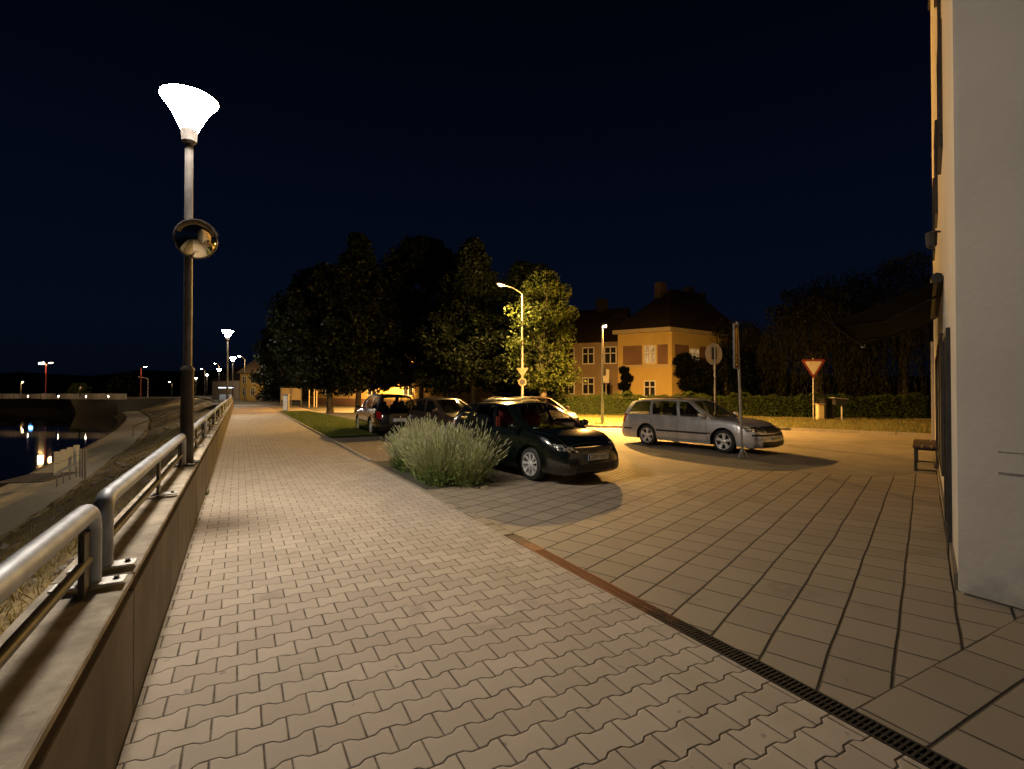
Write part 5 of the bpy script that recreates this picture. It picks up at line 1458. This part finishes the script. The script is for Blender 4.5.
estate = dict(L=4.57, W=1.75, WB=2.51, FO=.95, R=.32,
    belt=[(-2.285, .86), (-2.15, .95), (-1.6, .955), (-.8, .95), (0, .935), (.70, .915), (1.10, .90), (1.5, .875), (1.95, .80), (2.285, .70)],
    roof=[(-2.0, 1.33), (-1.6, 1.395), (-.9, 1.43), (-.1, 1.43), (.15, 1.40), (.3, 1.37)], rx=(.0, -1.5), yt=.70, wb=.22,
    lines=[(.98, .16, 'p'), (.86, .08, 'g'), (.0, -.14, 'p'), (-.10, -.24, 'g'), (-.98, -1.06, 'p'), (-1.08, -1.16, 'g'), (-1.92, -1.72, 'p'), (-2.16, -1.92, 'p')],
    decals=[('headlight', [(.42, .60), (.78, .62), (.80, .73), (.44, .73)], 'f', 'reflector', .004), ('headlight_lens', [(.41, .595), (.79, .615), (.81, .735), (.43, .735)], 'f', 'lens', .014),
            ('grille', [(-.36, .58), (.36, .58), (.38, .70), (-.38, .70)], 'f', 'black', .006), ('grille_surround', [(-.40, .70), (.40, .70), (.40, .73), (-.40, .73)], 'f', 'chrome', .012),
            ('lower_grille', [(-.72, .22), (.72, .22), (.60, .36), (-.60, .36)], 'f', 'black', .006), ('bumper_strip', [(-.85, .50), (.85, .50), (.85, .545), (-.85, .545)], 'f', 'black', .012),
            ('fog_light', [(.50, .38), (.72, .38), (.72, .46), (.50, .46)], 'f', 'lens', .008), ('side_trim', [(1.0, .48), (-.80, .48), (-.80, .53), (1.0, .53)], 's', 'black', .010),
            ('rear_trim', [(-1.72, .48), (-2.1, .48), (-2.1, .53), (-1.72, .53)], 's', 'black', .010),
            ('tail_light', [(.62, .66), (.80, .68), (.80, .95), (.68, .94)], 'r', 'redlamp', .008)],
    seams=[((.90, .28), (.82, .91)), ((-.08, .26), (-.06, .93)), ((-1.0, .60), (-1.02, .94)), ((.90, .28), (-.78, .27)), ((-.78, .27), (-1.0, .60))],
    hood=[((2.10, .50), (1.0, .66)), ((2.10, -.50), (1.0, -.66))], handles=(.16, -.82), mirror=.74, pf=.44, pr=.62, rails=(-.05, -1.75), chromeh=False,
    SF=[-.05, -.01, 0, -.005, -.02, -.05, -.08, -.12, -.20])

darkgreen = paint('dark green car paint', (.0025, .005, .0042), .16, .1)
silver = paint('silver car paint', (.62, .62, .64), .3, .6)
blackp = paint('black car paint', (.004, .004, .0045), .16, .1)
greyp = paint('grey beige car paint', (.09, .065, .05), .25, .4)
silver2 = paint('grey car paint', (.11, .11, .11), .28, .5)
redp = paint('dark red car paint', (.12, .03, .025), .32, .2)

def cam_heading(deg):   # heading measured from image right towards the camera
    v = Vector((RT[0], RT[1]))*math.cos(R(deg))-Vector((FW[0], FW[1]))*math.sin(R(deg)); return math.atan2(v.y, v.x)
def place(wheel_px, hd, p, scale, side):   # put the front wheel contact on a pixel
    g = P(*wheel_px); x = (p['L']/2-p['FO'])*scale; y = side*(p['W']/2-.06)*scale
    v = Matrix.Rotation(hd, 3, 'Z') @ Vector((x, y, 0)); return Vector((g.x-v.x, g.y-v.y, -.004))
def astra_extra(root, project, decal, strip_lines):
    # blue windscreen sticker
    decal('sticker', [(.86, -.52), (.98, -.52), (.98, -.40), (.86, -.40)], 't', M['sticker'], .004, 2, 2)
hatch1 = dict(hatch); hatch1['extra'] = astra_extra
hd1 = cam_heading(54)
make_car('hatchback_car', hatch1, darkgreen, place((530, 480.5), hd1, hatch1, 1.0, -1), hd1, 'dark green hatchback parked on the plaza beside the lavender bush, number plate showing', '2SM 1H33', 1.0, 9, 'redcloth')
hd2 = cam_heading(52)
make_car('estate_car', estate, silver, place((723.5, 453), hd2, estate, 1.0, -1), hd2, 'silver estate car with black side trim behind the tall narrow sign', '3C9 4177', 1.0, 5)
# the row behind
hd3 = cam_heading(-62)
suv = dict(estate); suv['belt'] = [(a, b*1.06) for a, b in estate['belt']]; suv['roof'] = [(a, b*1.08) for a, b in estate['roof']]; suv['R'] = .34
v3 = W2(20.6, -5.25)
make_car('estate_car', suv, blackp, v3, cam_heading(-118), 'black estate car seen from behind, first in the row next to the lawn', '4S2 6810', .98, 5)
make_car('hatchback_car', hatch, greyp, W2(18.6, -2.55), cam_heading(48), 'brownish hatchback facing the camera, second in the row behind the lavender bush', '5S1 2094', .98, 5)
make_car('estate_car', estate, silver2, W2(15.2, -.25), cam_heading(110), 'grey estate parked directly behind the dark green hatchback', '1SK 3325', 1.0, 5)
make_car('hatchback_car', hatch, redp, W2(19.8, .9), cam_heading(60), 'dark red hatchback mostly hidden behind the grey estate', None, 1.0, 5)
c = P(271, 397.5, Z=80); c.z = 0
make_car('estate_car', estate, silver2, c, cam_heading(10), 'small distant pale car right of the pale far house', None, 1.0, 5, group='parked cars')

# unseen lamp among the crowns that lights the orange house
p = W2(46.5, -12.5); sodium_lamp((p.x, p.y, 0), 5.2, (-.5, .5), .6, emit('hidden lamp lens', (1, .5, .12), 22000), 'unseen lamp under the tree crowns before the orange house')
